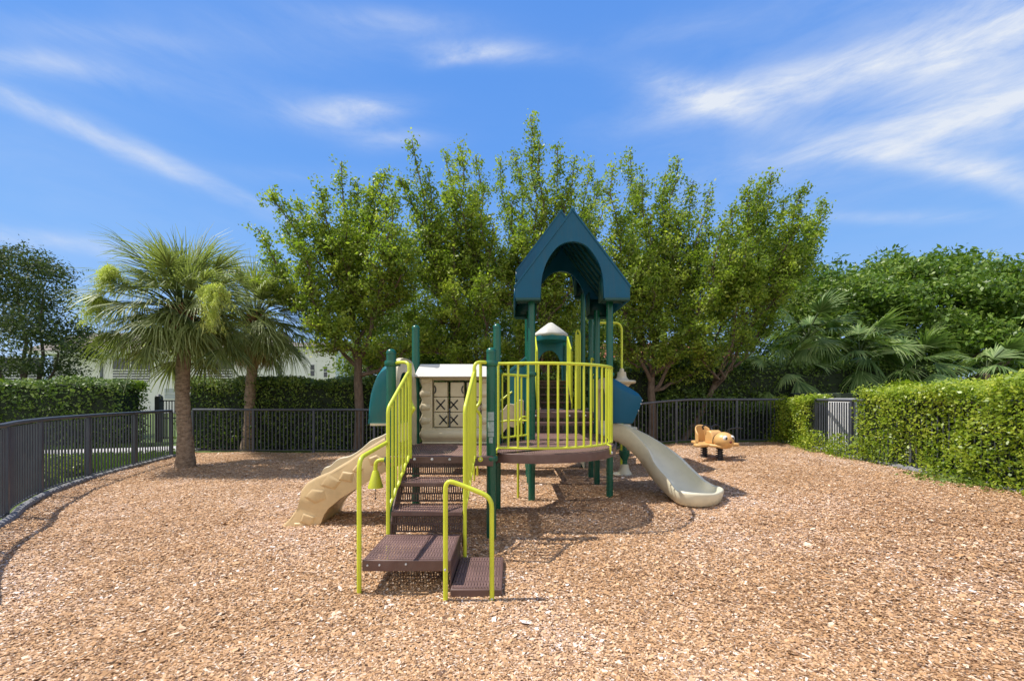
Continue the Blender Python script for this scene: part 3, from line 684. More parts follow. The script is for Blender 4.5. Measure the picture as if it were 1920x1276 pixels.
# left hood, entry panel and climbing slide
def hood(xin, xout, y0, y1, zb, prof, name='slide_hood', mat='teal', flip=1, expo=4):
    rows = []
    for t, zt in prof:
        x = xin+(xout-xin)*t; r = []
        for k in range(25):
            v = -1+2*k/24; h = (1-abs(v)**expo)**(1/expo) if abs(v) < 1 else 0
            zbb = zb(t) if callable(zb) else zb
            r.append((x, (y0+y1)/2+(y1-y0)/2*v, zbb+(zt-zbb)*h))
        rows.append(r)
    mb = MB(); mb.grid(rows)
    # close the outer end
    last = rows[-1]; o = len(mb.v); 
    return mb.build(name, M[mat], PS, solid=.02)
hp = [(0, 1.90), (.3, 1.875), (.5, 1.83), (.68, 1.76), (.82, 1.67), (.92, 1.56), (.98, 1.42), (1.0, 1.30), (1.0, 1.225)]
hood(-1.29, -1.545, 4.60, 5.50, 1.21, hp, expo=7)
mb = MB(); mb.box((-1.41, 4.60, 1.205), (.23, .03, .025)); mb.build('hood_trim', M['cream'], PS)
mb = MB()
mb.grid([[(-1.30, 5.50, z), (-1.52, 5.50, z)] for z in (.90, 1.26)]); mb.build('hood_side', M['teal'], PS, solid=.02)
def entry_panel(x, y0, y1, zb, ztop, hole_h, mat='cream'):
    mb = MB(); n = 24; out = []; inn = []; ym = (y0+y1)/2; h = (y1-y0)/2
    for k in range(n+1):
        v = -1+2*k/n; s = (1-abs(v)**4)**.25 if abs(v) < 1 else 0
        a = PI*(1-k/n); out.append((ym+h*math.copysign(abs(math.cos(a))**.5, math.cos(a)), zb+(ztop-zb)*abs(math.sin(a))**.5))
        inn.append((ym+(h-.10)*math.copysign(abs(math.cos(a))**.5, math.cos(a)), zb+(ztop-zb-.16)*abs(math.sin(a))**.5))
    for xx in (x-.025, x+.025): mb.grid([[(xx, a, b) for a, b in out], [(xx, a, b) for a, b in inn]])
    mb.grid([[(x-.025, a, b) for a, b in out], [(x+.025, a, b) for a, b in out]]); mb.grid([[(x-.025, a, b) for a, b in inn], [(x+.025, a, b) for a, b in inn]])
    return mb.build('entry_panel', M[mat], PS)
entry_panel(-1.262, 4.53, 5.54, .89, 1.95, 1)
entry_panel(1.44, 6.34, 7.17, .89, 1.80, 1)
# climbing slide: profile in XZ
XZ = [(-1.30, 1.07), (-1.45, 1.03), (-1.70, .88), (-1.85, .775), (-2.07, .645), (-2.22, .585), (-2.33, .52), (-2.395, .44), (-2.42, .33), (-2.45, .22), (-2.53, .11), (-2.625, .02)]
UN = [(-1.30, .72), (-1.45, .65), (-1.60, .56), (-1.77, .46), (-1.87, .40), (-1.95, .35), (-2.02, .29), (-2.08, .24), (-2.13, .17), (-2.17, .07), (-2.22, -.02), (-2.60, -.03)]
mb = MB()
yF, yB = 4.84, 5.42
def wall(y0, y1, raise_, bed):
    top = [(x, z+raise_(x)) for x, z in XZ]; poly = top+[(x, z) for x, z in reversed(UN)]
    # triangulate strip-wise
    rows = []
    for (xt, zt), (xu, zu) in zip(top, UN): rows.append([(xt, y0+.012, zt-.004), (xt, y0+.022, zt+.008), (xt, y1-.022, zt+.008), (xt, y1-.012, zt-.004), (xt, y1, zt-.03), (xu, y1, zu), (xu, y0, zu), (xt, y0, zt-.03)])
    o = len(mb.v); mb.grid(rows, close=True); mb.f.append(tuple(o+len(rows)*8-8+j for j in range(8))); mb.mi.append(0)
wall(yF, yF+.075, lambda x: 0, 0)
SL = mb.build('climbing_slide', M['tan'], PS)
mb = MB(); dens = []
def interp(L_, t):
    i = min(int(t*(len(L_)-1)), len(L_)-2); u = t*(len(L_)-1)-i; return (L_[i][0]*(1-u)+L_[i+1][0]*u, L_[i][1]*(1-u)+L_[i+1][1]*u)
rows = []
for k in range(61):
    t = k/60; xt, zt = interp(XZ, t); xu, zu = interp(UN, t); zt += (.10+.016*math.sin(t*34))*smooth((1-t)*4)
    rows.append([(xt, yB-.07, zt), (xt, yB-.05, zt+.012), (xt, yB-.02, zt+.012), (xt, yB, zt), (xu, yB, zu), (xu, yB-.07, zu)])
mb.grid(rows, close=True); mb.build('far_side', M['cream'], SL)
rows = []
for k in range(41):
    t = k/40; xt, zt = interp(XZ, t); xu, zu = interp(UN, t); zz_ = zt-.10 if t < .93 else zt-.02
    rows.append([(xt, yF+.07, zz_), (xt, yB-.065, zz_), (xu, yB-.065, zu+.01), (xu, yF+.07, zu+.01)])
mb = MB(); mb.grid(rows, close=True); mb.build('bed', M['tan'], SL)
# rock relief on the front side
def rock(x, z, r, seed):
    mb = MB()
    rr = random.Random(seed); n = rr.choice((4, 5, 5)); ring = []; r *= 1.35
    a0 = rr.random()*6
    for k in range(n):
        a = a0+2*PI*k/n; q = r*(.8+.4*rr.random()); ring.append((x+q*math.cos(a)*1.15, z+q*math.sin(a)*.85))
    o = [(a, yF+.004, b) for a, b in ring]+[(x+(a-x)*.62, yF-.018, z+(b-z)*.62) for a, b in ring]
    mb.add(o, [(k, (k+1) % n, n+(k+1) % n, n+k) for k in range(n)]+[tuple(range(n, 2*n))]); mb.build('rock', M['tan'], SL, bevel=.006)
for i, (px, py, r) in enumerate(((594, 929, 15), (623, 905, 15), (650, 892, 12), (576, 973, 13), (672, 880, 9), (706, 862, 11), (560, 985, 8))):
    p = W(px, py, yF); rock(p.x, p.z, r/165, i)

# right slide: chute swept along a curve
SP = spline([(1.44, 6.74, DK+.01), (1.66, 6.73, .87), (1.92, 6.64, .72), (2.16, 6.44, .50), (2.29, 6.17, .29), (2.38, 5.96, .17), (2.44, 5.80, .135), (2.49, 5.69, .13)], 8)
for _ in range(14): SP = [SP[0]]+[(SP[i-1]+SP[i]*2+SP[i+1])/4 for i in range(1, len(SP)-1)]+[SP[-1]]
def chute(t):
    h = .215*(1-.326*smooth((t-.62)/.38)) ; w = .25+.07*smooth((t-.72)/.28); o = []
    th = .028
    inner = [(-w, h), (-w+.012, h*.55), (-w+.05, .06), (-w+.11, .015), (0, 0), (w-.11, .015), (w-.05, .06), (w-.012, h*.55), (w, h)]
    outer = [(w+.045, h+.004), (w+.055, h-.02), (w+.03, h*.4), (w-.0, -.03), (w-.10, -.055), (0, -.06), (-w+.10, -.055), (-w, -.03), (-w-.03, h*.4), (-w-.055, h-.02), (-w-.045, h+.004)]
    return [(a, b) for a, b in inner+outer]
mb = MB(); mb.sweep(SP, chute)
RS = mb.build('slide', M['pale'], PS, sharp=70)
# rounded run-out lip
mb = MB(); e = SP[-1]; tdir = (SP[-1]-SP[-3]).normalized(); tdir.z = 0; tdir.normalize(); side = Vector((tdir.y, -tdir.x, 0)); rows = []
for k in range(17):
    a = -PI/2+PI*k/16; d = tdir*math.cos(a)+side*math.sin(a); r = []
    for q, z in ((0, 0), (.5, .006), (.80, .035), (.96, .09), (1.0, .145), (1.07, .158), (1.14, .149), (1.17, .125), (1.10, .05), (1.0, -.03), (.7, -.055), (0, -.06)):
        zz_ = z if z < .03 else z*(.85+.15*abs(math.sin(a))); w_ = .32*q
        r.append(e+side*math.sin(a)*w_+tdir*math.cos(a)*w_*.66+Vector((0, 0, zz_)))
    rows.append(r)
mb.grid(rows); mb.build('slide_lip', M['pale'], RS, sharp=75)
mb = MB(); mb.box((2.5, 6.04, .04), (.06, .06, .2)); mb.build('slide_foot', M['green'], RS)
# right hood, angular
def ang_hood():
    S = [(1.47, 1.79, 1.11), (1.58, 1.73, 1.11), (1.785, 1.61, 1.11), (1.885, 1.54, 1.33), (1.925, 1.48, 1.44)]; rows = []
    y0, y1 = 6.32, 7.15
    for x, zt, zb in S:
        rows.append([(x, y0, zb), (x, y0, zt-.10*(zt-zb)/.6), (x, y0+.06, zt), (x, y1-.06, zt), (x, y1, zt-.1*(zt-zb)/.6), (x, y1, zb)])
    mb = MB(); mb.grid(rows); return mb.build('slide_hood', M['roof_teal'], PS, solid=.03, bevel=.01)
rh = ang_hood()
for z, x in ((1.45, 1.925), (1.40, 1.905), (1.30, 1.87)):
    mb = MB(); mb.lathe((x, 6.31, z), [(.012, 0), (.008, .012)], 8, axis=(0, -1, 0)); mb.build('bolt', M['chrome'], rh)

# stepping-pod climber on the right with its overhead pole
cxp, cyp = 2.065, 8.03
mb = MB(); mb.tube(fillet([(1.47, 7.9, 2.87), (cxp, cyp, 2.90), (cxp, cyp, 1.95)], .16, 8), .022, 12)
mb.tube([(cxp, cyp, .0), (cxp, cyp, 2.0)], .03, 12)
PC = mb.build('pod_climber', M['lime'], PS)
def pod(z, s=1.0, bell=True):
    mb = MB(); g = [(.10*s, -.20), (.12*s, -.10), (.17*s, -.045), (.245*s, -.035), (.262*s, -.005), (.245*s, .02), (.14*s, .03)]
    g += [(.10*s, .07), (.085*s, .11), (.078*s, .18), (.045, .185), (.04, .235), (.025, .25)] if bell else [(.13*s, .06), (.12*s, .07), (.03, .072)]
    mb.lathe((cxp+(0 if bell else .04), cyp, z), g, 28); return mb.build('pod', M['cream'], PC)
pod(1.79); pod(.92, .95, False)
mb = MB(); mb.lathe((cxp+.05, cyp, .0), [(.055, .1), (.055, .85)], 14); mb.lathe((cxp+.05, cyp, .30), [(.05, 0), (.1, .12), (.1, .2)], 14); mb.build('pedestal', M['green'], PC)
mb = MB(); mb.lathe((cxp+.05, cyp, .02+gz(cxp)), [(.15, 0), (.14, .02), (.085, .12), (.075, .2), (.05, .205)], 24)
mb.lathe((cxp+.08, cyp, .005+gz(cxp)), [(.27, 0), (.27, .03), (.20, .04)], 24); mb.build('cone_base', M['pale'], PC)

# gable roofs
def gable(xc, y0, y1, zb):
    """zb bottom of legs; total height 1.22"""
    A = [(0, 1.22), (-.80, .155), (-.80, 0), (-.45, 0), (-.452, .03)]
    arch = [(-.435, .22), (-.42, .36), (-.365, .50), (-.27, .65), (-.16, .75), (-.05, .785), (.06, .78), (.17, .73), (.27, .64), (.36, .50), (.41, .34), (.425, .18), (.44, 0)]
    B = [(.80, 0), (.80, .155)]
    poly = A+arch+B; n = len(poly)
    def pr(mb, ya, yb):
        # triangulated ring: outer vs inner
        outer = [(-.80, 0), (-.80, .155), (-.60, .42), (-.40, .687), (-.2, .953), (0, 1.22), (.2, .953), (.40, .687), (.60, .42), (.80, .155), (.80, 0)]
        inner = [(-.45, 0), (-.435, .22), (-.405, .38), (-.33, .56), (-.19, .73), (0, .79), (.19, .73), (.33, .56), (.405, .38), (.43, .2), (.44, 0)]
        inner = [(p.x, p.y) for p in spline([(a, b, 0) for a, b in inner], 5)]
        outer = [(outer[i][0]*(1-k/5)+outer[i+1][0]*k/5, outer[i][1]*(1-k/5)+outer[i+1][1]*k/5) for i in range(10) for k in range(5)]+[outer[-1]]
        for y in (ya, yb): mb.grid([[(xc+a, y, zb+b) for a, b in outer], [(xc+a, y, zb+b) for a, b in inner]])
        mb.grid([[(xc+a, ya, zb+b) for a, b in outer], [(xc+a, yb, zb+b) for a, b in outer]])
        mb.grid([[(xc+a, ya, zb+b) for a, b in inner], [(xc+a, yb, zb+b) for a, b in inner]])
        for q in (0, -1): (a, b), (c, d) = outer[q], inner[q]; mb.add([(xc+a, ya, zb+b), (xc+c, ya, zb+d), (xc+c, yb, zb+d), (xc+a, yb, zb+b)], [(0, 1, 2, 3)])
    mb = MB(); pr(mb, y0, y0+.05); rf = mb.build('roof', M['roof_teal'], PS, sharp=25)
    mb = MB(); pr(mb, y1-.05, y1); mb.build('rear_fascia', M['roof_teal'], rf, sharp=25)
    for s in (-1, 1):
        mb = MB()
        mb.add([(xc, y0-.012, zb+1.235), (xc+s*.812, y0-.012, zb+.155), (xc+s*.812, y1+.012, zb+.155), (xc, y1+.012, zb+1.235)], [(0, 1, 2, 3)])
        mb.build('roof_slope', M['roof_teal'], rf, solid=.022, smooth_=False)
        mb = MB(); mb.grid([[(xc+s*.805, y, zb+z) for y in (y0+.05, y1-.05)] for z in (0.16, -.02)]); mb.build('side_skirt', M['roof_teal'], rf, solid=.02)
        mb = MB()
        for k in range(7):
            yy = y0+.12+k*(y1-y0-.24)/6; mb.bar((xc+s*.03, yy, zb+1.15), (xc+s*.74, yy, zb+.20), .05, .03)
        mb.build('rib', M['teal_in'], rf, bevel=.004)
        # leg returns
        for ya, yb in ((y0+.05, y0+.34), (y1-.34, y1-.05)):
            mb = MB(); xi = s*.435 if s > 0 else -.44
            mb.grid([[(xc+xi, ya, zb+z), (xc+xi+s*.0, yb, zb+z)] for z in (0, .2, .36)]); mb.grid([[(xc+xi, yb, zb+z), (xc+s*.795, yb, zb+z)] for z in (0, .15, .3)])
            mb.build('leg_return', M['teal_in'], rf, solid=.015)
    mb = MB(); mb.bar((xc, y0-.014, zb+1.236), (xc, y1+.014, zb+1.236), .05, .03); mb.build('ridge', M['roof_teal'], rf, bevel=.008)
    for s in (-1, 1):
        for yy in (y0, y1):
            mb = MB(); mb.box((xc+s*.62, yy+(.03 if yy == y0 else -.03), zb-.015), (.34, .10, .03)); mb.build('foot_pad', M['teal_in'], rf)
gable(.845, 5.95, 7.40, 2.88)
gable(.885, 7.70, 9.12, 3.62)

# far tower: upper stairs, hood, domed cap
mb = MB()
for s in (.60, 1.25):
    mb.prism([(9.0, 1.24), (9.66, 1.90), (9.66, 1.65), (9.08, 1.0)], s-.012, s+.012, axis='X')
for z, yy in ((1.39, 9.05), (1.55, 9.25), (1.71, 9.45), (1.86, 9.64)):
    mb.box((.925, yy, z), (.62, .2, .022))
US = mb.build('upper_staircase', M['brown'], PS, smooth_=False)
for za, zb_, yy in ((1.25, 1.375, 9.14), (1.405, 1.535, 9.34), (1.565, 1.695, 9.54)):
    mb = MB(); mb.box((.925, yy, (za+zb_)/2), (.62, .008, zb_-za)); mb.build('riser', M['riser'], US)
for s, x in ((-1, .53), (1, 1.26)):
    mb = MB(); mb.prism([(8.98, 1.75), (9.02, 2.50), (9.62, 2.82), (9.72, 2.84), (9.72, 1.95), (9.62, 1.95), (9.05, 1.4)], x-.012, x+.012, axis='X')
    mb.tube([(x, 8.98, 1.25), (x, 8.98, 2.45), (x, 9.66, 2.86)], .018, 8)
    mb.build('stair_barrier', M['lime'], PS, smooth_=False)
dc = (.93, 10.25); mb = MB(); n = 8; ring = []; rows = []
for r, z in ((.0, 3.27), (.06, 3.255), (.24, 3.13), (.40, 3.0), (.415, 2.93)):
    rows.append([(dc[0]+(r*(1 if k % 4 else .94))*math.cos(2*PI*k/32), dc[1]+(r*(1 if k % 4 else .94))*math.sin(2*PI*k/32), z-(0.0 if k % 4 else -.012)) for k in range(32)])
mb.grid(rows, close=True); dm = mb.build('dome_roof', M['white'], PS, solid=.015)
mb = MB(); mb.lathe((*dc, 2.83), [(.40, 0), (.41, .05), (.41, .10), (.40, .11)], 32); mb.build('dome_band', M['teal'], dm)
mb = MB(); outer = [(-.42, 1.88), (-.42, 2.88), (0, 2.88), (.42, 2.88), (.42, 1.88)]
oo = [(.42*math.copysign(min(1, abs(math.cos(a))*1.42), math.cos(a)), 1.88+1.0*min(1, math.sin(a)*1.42)) for a in np.linspace(0, PI, 17)]
ii = [(.31*math.cos(a), 1.88+.78*math.sin(a)**.6 if math.sin(a) > 0 else 1.88) for a in np.linspace(0, PI, 17)]
for y in (10.62, 10.66): mb.grid([[(dc[0]+a, y, b) for a, b in oo], [(dc[0]+a, y, b) for a, b in ii]])
mb.build('tunnel_entry', M['teal'], PS)
# middle tower, left side: teal hood and wavy cream slide, lime arch rung ladder
mb = MB(); mb.prism([(.27, 1.25), (.27, 2.1), (-.03, 1.99), (-.05, 1.86), (-.05, 1.25)], 8.05, 8.09, 'Y'); mb.prism([(.27, 1.25), (.27, 2.1), (-.03, 1.99), (-.05, 1.86), (-.05, 1.25)], 8.71, 8.75, 'Y')
mb.add([(.30, 8.03, 2.30), (-.04, 8.03, 2.02), (-.04, 8.77, 2.02), (.30, 8.77, 2.30), (.30, 8.03, 2.21), (-.04, 8.03, 1.95), (-.04, 8.77, 1.95), (.30, 8.77, 2.21)], [(0, 1, 2, 3), (4, 7, 6, 5), (0, 4, 5, 1), (1, 5, 6, 2), (2, 6, 7, 3), (0, 3, 7, 4)])
mb.build('slide_hood', M['teal'], PS, bevel=.008, smooth_=False)
rows = []
for k in range(41):
    t = k/40; x = .22-1.5*t; zt = 1.42-.95*smooth(t*.95)+.03*math.sin(t*40); rows.append([(x, 7.98, zt), (x, 8.03, zt+.012), (x, 8.05, zt), (x, 8.05, zt-.42), (x, 7.98, zt-.42)])
mb = MB(); mb.grid(rows, close=True); rs2 = mb.build('slide', M['cream'], PS)
rows = [[(x, y+.64, z-.0) for x, y, z in r] for r in rows]; mb = MB(); mb.grid(rows, close=True); mb.build('far_side', M['cream'], rs2)
rows = [[(r[0][0], 8.04, r[0][2]-.3), (r[0][0], 8.63, r[0][2]-.3)] for r in rows]; mb = MB(); mb.grid(rows); mb.build('bed', M['cream'], rs2, solid=.03)
tube_part('ladder_pole', [fillet([(.09, 6.28, -.02), (.09, 6.28, 1.18), (.24, 6.5, 1.22), (.30, 6.6, .9)], .14)]); tube_part('ladder_pole', [fillet([(-.64, 7.9, -.02), (-.64, 7.9, 1.1), (.0, 8.0, 1.6)], .1)]); tube_part('ladder_pole', [fillet([(-.66, 7.45, -.02), (-.66, 7.45, .95), (-.1, 7.3, 1.1), (.25, 7.28, 1.1)], .1)])
mb = MB()
oo = [(.45+1.05*k/16, .36) for k in range(17)]; ii = [(.45+1.05*k/16, .06+.16*math.sin(PI*k/16)**.5 if 0 < k < 16 else -.02) for k in range(17)]
for y in (8.82, 8.90): mb.grid([[(a, y, b) for a, b in oo], [(a, y, b) for a, b in ii]])
mb.grid([[(a, 8.82, b) for a, b in ii], [(a, 8.90, b) for a, b in ii]]); mb.build('arch_panel', M['pale'], PS)
# upright pod barrier and tall loop on the right of the middle tower
tube_part('hand_loop', [fillet([(1.33, 8.9, 1.25), (1.33, 8.9, 2.82), (1.37, 8.9, 2.92), (1.42, 8.9, 2.82), (1.42, 8.9, 1.25)], .05)])
mb = MB(); mb.prism([(1.335, 1.25), (1.335, 2.8), (1.41, 2.8), (1.41, 1.25)], 8.905, 8.915, 'Y'); mb.build('loop_plate', M['lime'], PS)
tube_part('hand_loop', [fillet([(1.36, 7.3, .95), (1.36, 7.3, 2.18), (1.44, 7.3, 2.1), (1.44, 7.3, .95)], .04)])

# ------------------------------------------------------------------ spring rider
rx, ry = 4.06, 8.72; g0 = gz(rx)
RD = thing('spring_rider', 'orange bug shaped spring rider with googly eyes near the back right fence', 'spring rider', (rx, ry, g0))
def RP(x, y, z): # rider space: +x = nose direction rotated
    a = math.radians(-77); return (rx+x*math.cos(a)-y*math.sin(a), ry+x*math.sin(a)+y*math.cos(a), g0+z)
mb = MB()
for hx in (-.2, .26):
    pts = [RP(hx+.06*math.cos(t*PI/6), .06*math.sin(t*PI/6), .0+t*.0038) for t in range(0, 78)]; mb2 = MB(); mb2.tube(pts, .0125, 7)
    mb2.tube([RP(hx, 0, 0), RP(hx+.01, 0, .28)], .04, 10); mb2.build('spring', M['spring'], RD)
rows = []   # wing shaped foot board
prof = [(-.52, .02), (-.50, .10), (-.30, .17), (-.05, .20), (.06, .44), (.13, .50), (.22, .50), (.27, .44), (.22, .20), (.45, .14), (.50, .06), (.50, -.06), (.45, -.14), (.22, -.20), (.27, -.44), (.22, -.50), (.13, -.50), (.06, -.44), (-.05, -.20), (-.30, -.17), (-.50, -.10), (-.52, -.02)]
mb = MB(); n = len(prof); mb.add([RP(a, b, .29) for a, b in prof]+[RP(a, b, .35) for a, b in prof], [(k, (k+1) % n, n+(k+1) % n, n+k) for k in range(n)]+[tuple(range(n-1, -1, -1)), tuple(range(n, 2*n))])
bd = mb.build('body', M['orange'], RD, bevel=.022, seg=3)
def ell(mb, c, r, n=14):
    rows = []
    for i in range(n+1):
        a = PI*i/n; rows.append([RP(c[0]+r[0]*math.sin(a)*math.cos(2*PI*j/20), c[1]+r[1]*math.sin(a)*math.sin(2*PI*j/20), c[2]+r[2]*math.cos(a)) for j in range(20)])
    mb.grid(rows, close=True)
mb = MB(); ell(mb, (.38, 0, .43), (.19, .18, .165)); hd = mb.build('head', M['orange'], bd)
mb = MB(); pr_ = [(-.02, .34), (-.02, .52), (.02, .60), (.10, .615), (.17, .58), (.21, .50), (.24, .40), (.24, .34)]
nn_ = len(pr_); mb.add([RP(a, -.13, z) for a, z in pr_]+[RP(a, .13, z) for a, z in pr_], [(k, (k+1) % nn_, nn_+(k+1) % nn_, nn_+k) for k in range(nn_)]+[tuple(range(nn_-1, -1, -1)), tuple(range(nn_, 2*nn_))])
mb.build('cowl', M['orange'], bd, bevel=.03, seg=4)
rows = []   # seat shell: curved back
for i in range(9):
    t = i/8; r = []
    for j in range(13):
        a = math.radians(-100+200*j/12); rad = .19; r.append(RP(-.16-rad*math.cos(a)*(.9+.1*t), rad*math.sin(a), .33+t*(.37*max(.18, math.cos(a*.62)))))
    rows.append(r)
mb = MB(); mb.grid(rows); mb.build('seat', M['orange'], RD, solid=.03, sub=1)
mb = MB(); mb.tube([RP(-.0, b, z) for b, z in ((-.17, .62), (-.19, .68), (-.12, .71), (0, .66), (.12, .71), (.19, .68), (.17, .62))], .019, 8)
mb.tube([RP(.0, 0, .64), RP(.08, 0, .55)], .03, 8); mb.tube([RP(.30, .12, .50), RP(.33, .14, .64), RP(.36, .30, .67), RP(.36, .44, .66)], .014, 8)
mb.build('handlebar', M['black'], RD)
mb = MB(); mb.tube([RP(.27+.0*math.sin(a), .165*math.sin(a), .40+.163*math.cos(a)) for a in np.linspace(-2, 2, 24)], .007, 6); mb.build('stripe', M['black'], hd)
for s in (-1, 1):
    mb = MB(); ell(mb, (.512, s*.075, .485), (.032, .05, .055), 8); ey = mb.build('eye', M['eye'], hd)
    mb = MB(); ell(mb, (.540, s*.07, .48), (.010, .024, .027), 8); mb.build('pupil', M['black'], ey)
mb = MB(); ell(mb, (.565, 0, .415), (.022, .028, .024), 8); mb.build('nose', paint('dark_red_nose', (.18, .03, .02), .4), hd)

# ------------------------------------------------------------------ vegetation
def limb_pts(a, b, bow=.2, n=9, wob=.04, out=None):
    a = Vector(a); b = Vector(b); d = b-a; hor = Vector((d.x, d.y, 0)); m = a+hor*(.5+bow)+Vector((0, 0, d.z*(.5-bow))); P = []
    for i in range(n):
        t = i/(n-1); p = a*(1-t)**2+m*2*t*(1-t)+b*t*t
        if 0 < i < n-1: p += Vector((random.gauss(0, wob), random.gauss(0, wob), random.gauss(0, wob*.5)))
        P.append(p)
    return P
def plume_tree(label, base, fork_z, tips, lean=(0, 0), trunk_r=.14, lpp=2150, leaf=.076, mat='leaf', width=.68, group=None, cat='tree', tb=.56, start=.16, mains=6):
    base = Vector(base); t = thing('leafy_tree', label, cat, base, group)
    fork = base+Vector((lean[0], lean[1], fork_z)); mb = MB()
    TP_ = [base-Vector((0, 0, .1)), base+Vector((0, 0, .1)), base.lerp(fork, .4)+Vector((.03, 0, 0)), base.lerp(fork, .75)-Vector((.02, 0, 0)), fork+Vector((0, 0, .15))]
    mb.tube(TP_, [trunk_r*1.35, trunk_r*1.05, trunk_r*.88, trunk_r*.8, trunk_r*.62], 12)
    C = []; T = []; tips = [Vector(p) for p in tips]
    order = sorted(tips, key=lambda p: p.x); pick = [order[round(k*(len(order)-1)/(mains-1))] for k in range(mains)]
    limbs = []
    for tip in pick:
        f0 = base.lerp(fork, random.uniform(.72, 1.0)); limbs.append((limb_pts(f0, tip, random.uniform(.08, .2), 11, .07), trunk_r*.38))
    for tip in tips:
        if any((tip-q).length < 1e-6 for q in pick): continue
        P, r = min(limbs[:mains], key=lambda l: (l[0][5]-tip).length+random.random()*.8); i = random.choice((3, 4, 5) if tip.z > 4 else (1, 2, 3)); i = min(i, len(P)-2)
        limbs.append((limb_pts(P[i], tip, random.uniform(.05, .2), 9, .06), r*.55))
    for P, r in limbs:
        k = len(P); mb.tube(P, [r*(1-i/k)**.9+.006 for i in range(k)], 6); Ln = (P[-1]-P[0]).length
        nt_ = int(9*Ln)+8
        for q_ in range(nt_):
            u = start+(1-start)*((q_+random.random())/nt_)**.85; i = min(int(u*(k-1)), k-2); q = P[i].lerp(P[i+1], u*(k-1)-i)
            ln = width*(.14+1.15*min(1, (1-u)*1.5))*random.uniform(.45, 1.3); az = random.random()*2*PI
            d = Vector((math.cos(az), math.sin(az), random.uniform(.1, 1.3))).normalized(); e = q+d*ln
            if random.random() < .7: mb.tube([q, q.lerp(e, .5)+Vector((0, 0, -.03)), e], [.012, .008, .003], 4, cap=False)
            m = int(lpp/nt_*(.5+ln/width)*random.choice((.5, 1, 1, 1.5))*(Ln/4.2)**.5)
            sgroups = max(2, int(ln*7)); tone = tb+random.gauss(0, .13)
            for g in range(sgroups):
                w = q.lerp(e, ((g+.7)/sgroups)**.8)+Vector((random.gauss(0, .07), random.gauss(0, .07), random.gauss(0, .07))); mm = max(3, int(m/sgroups))
                C.append(np.array(w)[None]+RNG.normal(0, .075, (mm, 3))); T.append(np.full(mm, tone)+RNG.normal(0, .13, mm))
    c = np.concatenate(C); tt = np.clip(np.concatenate(T), 0, 1)
    quads_mesh('crown', leaf_quads(c, leaf, .55, .4), M[mat], tt, t); mb.build('trunk', M['bark'], t)
    return t
def px_tips(L_, Y, sd=.5): return [W(px, py, Y+random.uniform(-sd, sd)) for px, py in L_]
random.seed(21)
G = 'row of upright trees behind the playground'
plume_tree('leftmost upright bright green tree behind the playground beside the palms', (-4.15, 11.55, 0), 2.6,
  px_tips([(508, 362), (530, 420), (485, 430), (555, 380), (600, 352), (640, 302), (668, 345), (700, 335), (722, 320), (745, 360), (560, 450), (610, 430), (690, 420), (740, 440), (500, 480), (650, 400), (575, 520), (780, 470), (640, 560), (720, 560), (530, 560), (800, 620), (735, 380), (755, 450), (690, 540), (580, 600), (660, 500), (620, 620), (720, 640), (760, 560), (590, 660), (690, 670), (780, 540)], 11.3, 1.1), trunk_r=.14, group=G)
plume_tree('second upright tree from the left with pointed plumes behind the green posts', (-.9, 12.3, 0), 2.4,
  px_tips([(772, 262), (748, 330), (800, 318), (832, 290), (862, 272), (892, 292), (905, 350), (780, 380), (850, 360), (820, 430), (880, 440), (790, 520), (850, 540), (900, 560), (760, 590), (740, 500), (910, 470), (860, 620), (925, 420), (800, 440), (835, 360), (880, 350), (760, 450), (900, 520), (820, 600), (780, 650), (850, 665), (920, 640), (740, 660)], 12.1, 1.1), trunk_r=.13, lean=(-.1, 0), group=G)
plume_tree('tallest upright tree in the middle rising above the blue roof', (1.0, 12.6, 0), 2.4,
  px_tips([(938, 300), (962, 285), (995, 216), (1012, 270), (1045, 272), (1078, 295), (1108, 308), (1125, 345), (960, 380), (1020, 360), (1070, 380), (1110, 410), (940, 470), (1000, 470), (930, 560), (1060, 480), (970, 620), (1030, 600), (900, 400), (1090, 560), (1130, 400), (1120, 470), (980, 430), (1045, 430), (1030, 530), (950, 520), (1140, 540), (940, 660), (1010, 670), (1080, 650), (1130, 620)], 12.4, 1.1), trunk_r=.13, group=G)
plume_tree('upright tree to the right of the blue gable roof with dividing trunk', (3.85, 11.75, .2), 1.9,
  px_tips([(1150, 315), (1182, 288), (1205, 330), (1248, 325), (1272, 298), (1300, 340), (1332, 358), (1160, 400), (1220, 400), (1280, 400), (1330, 430), (1150, 500), (1200, 500), (1260, 490), (1310, 520), (1150, 590), (1370, 470), (1240, 590), (1340, 590), (1355, 420), (1190, 350), (1250, 400), (1310, 450), (1230, 530), (1180, 450), (1300, 600), (1130, 460), (1160, 650), (1260, 660), (1350, 650)], 11.7, 1.1), trunk_r=.125, group=G)
plume_tree('rightmost upright tree leaning right over the spring rider', (4.9, 12.1, .25), 1.6,
  px_tips([(1372, 392), (1402, 348), (1425, 350), (1448, 322), (1470, 375), (1502, 362), (1545, 380), (1520, 415), (1532, 440), (1500, 470), (1440, 430), (1400, 450), (1460, 500), (1380, 520), (1420, 560), (1350, 560), (1480, 540), (1390, 620), (1320, 640), (1360, 450), (1420, 500), (1480, 430), (1450, 580), (1340, 500), (1400, 400)], 11.8, 1.1), trunk_r=.10, lean=(.9, 0), group=G, start=.4)

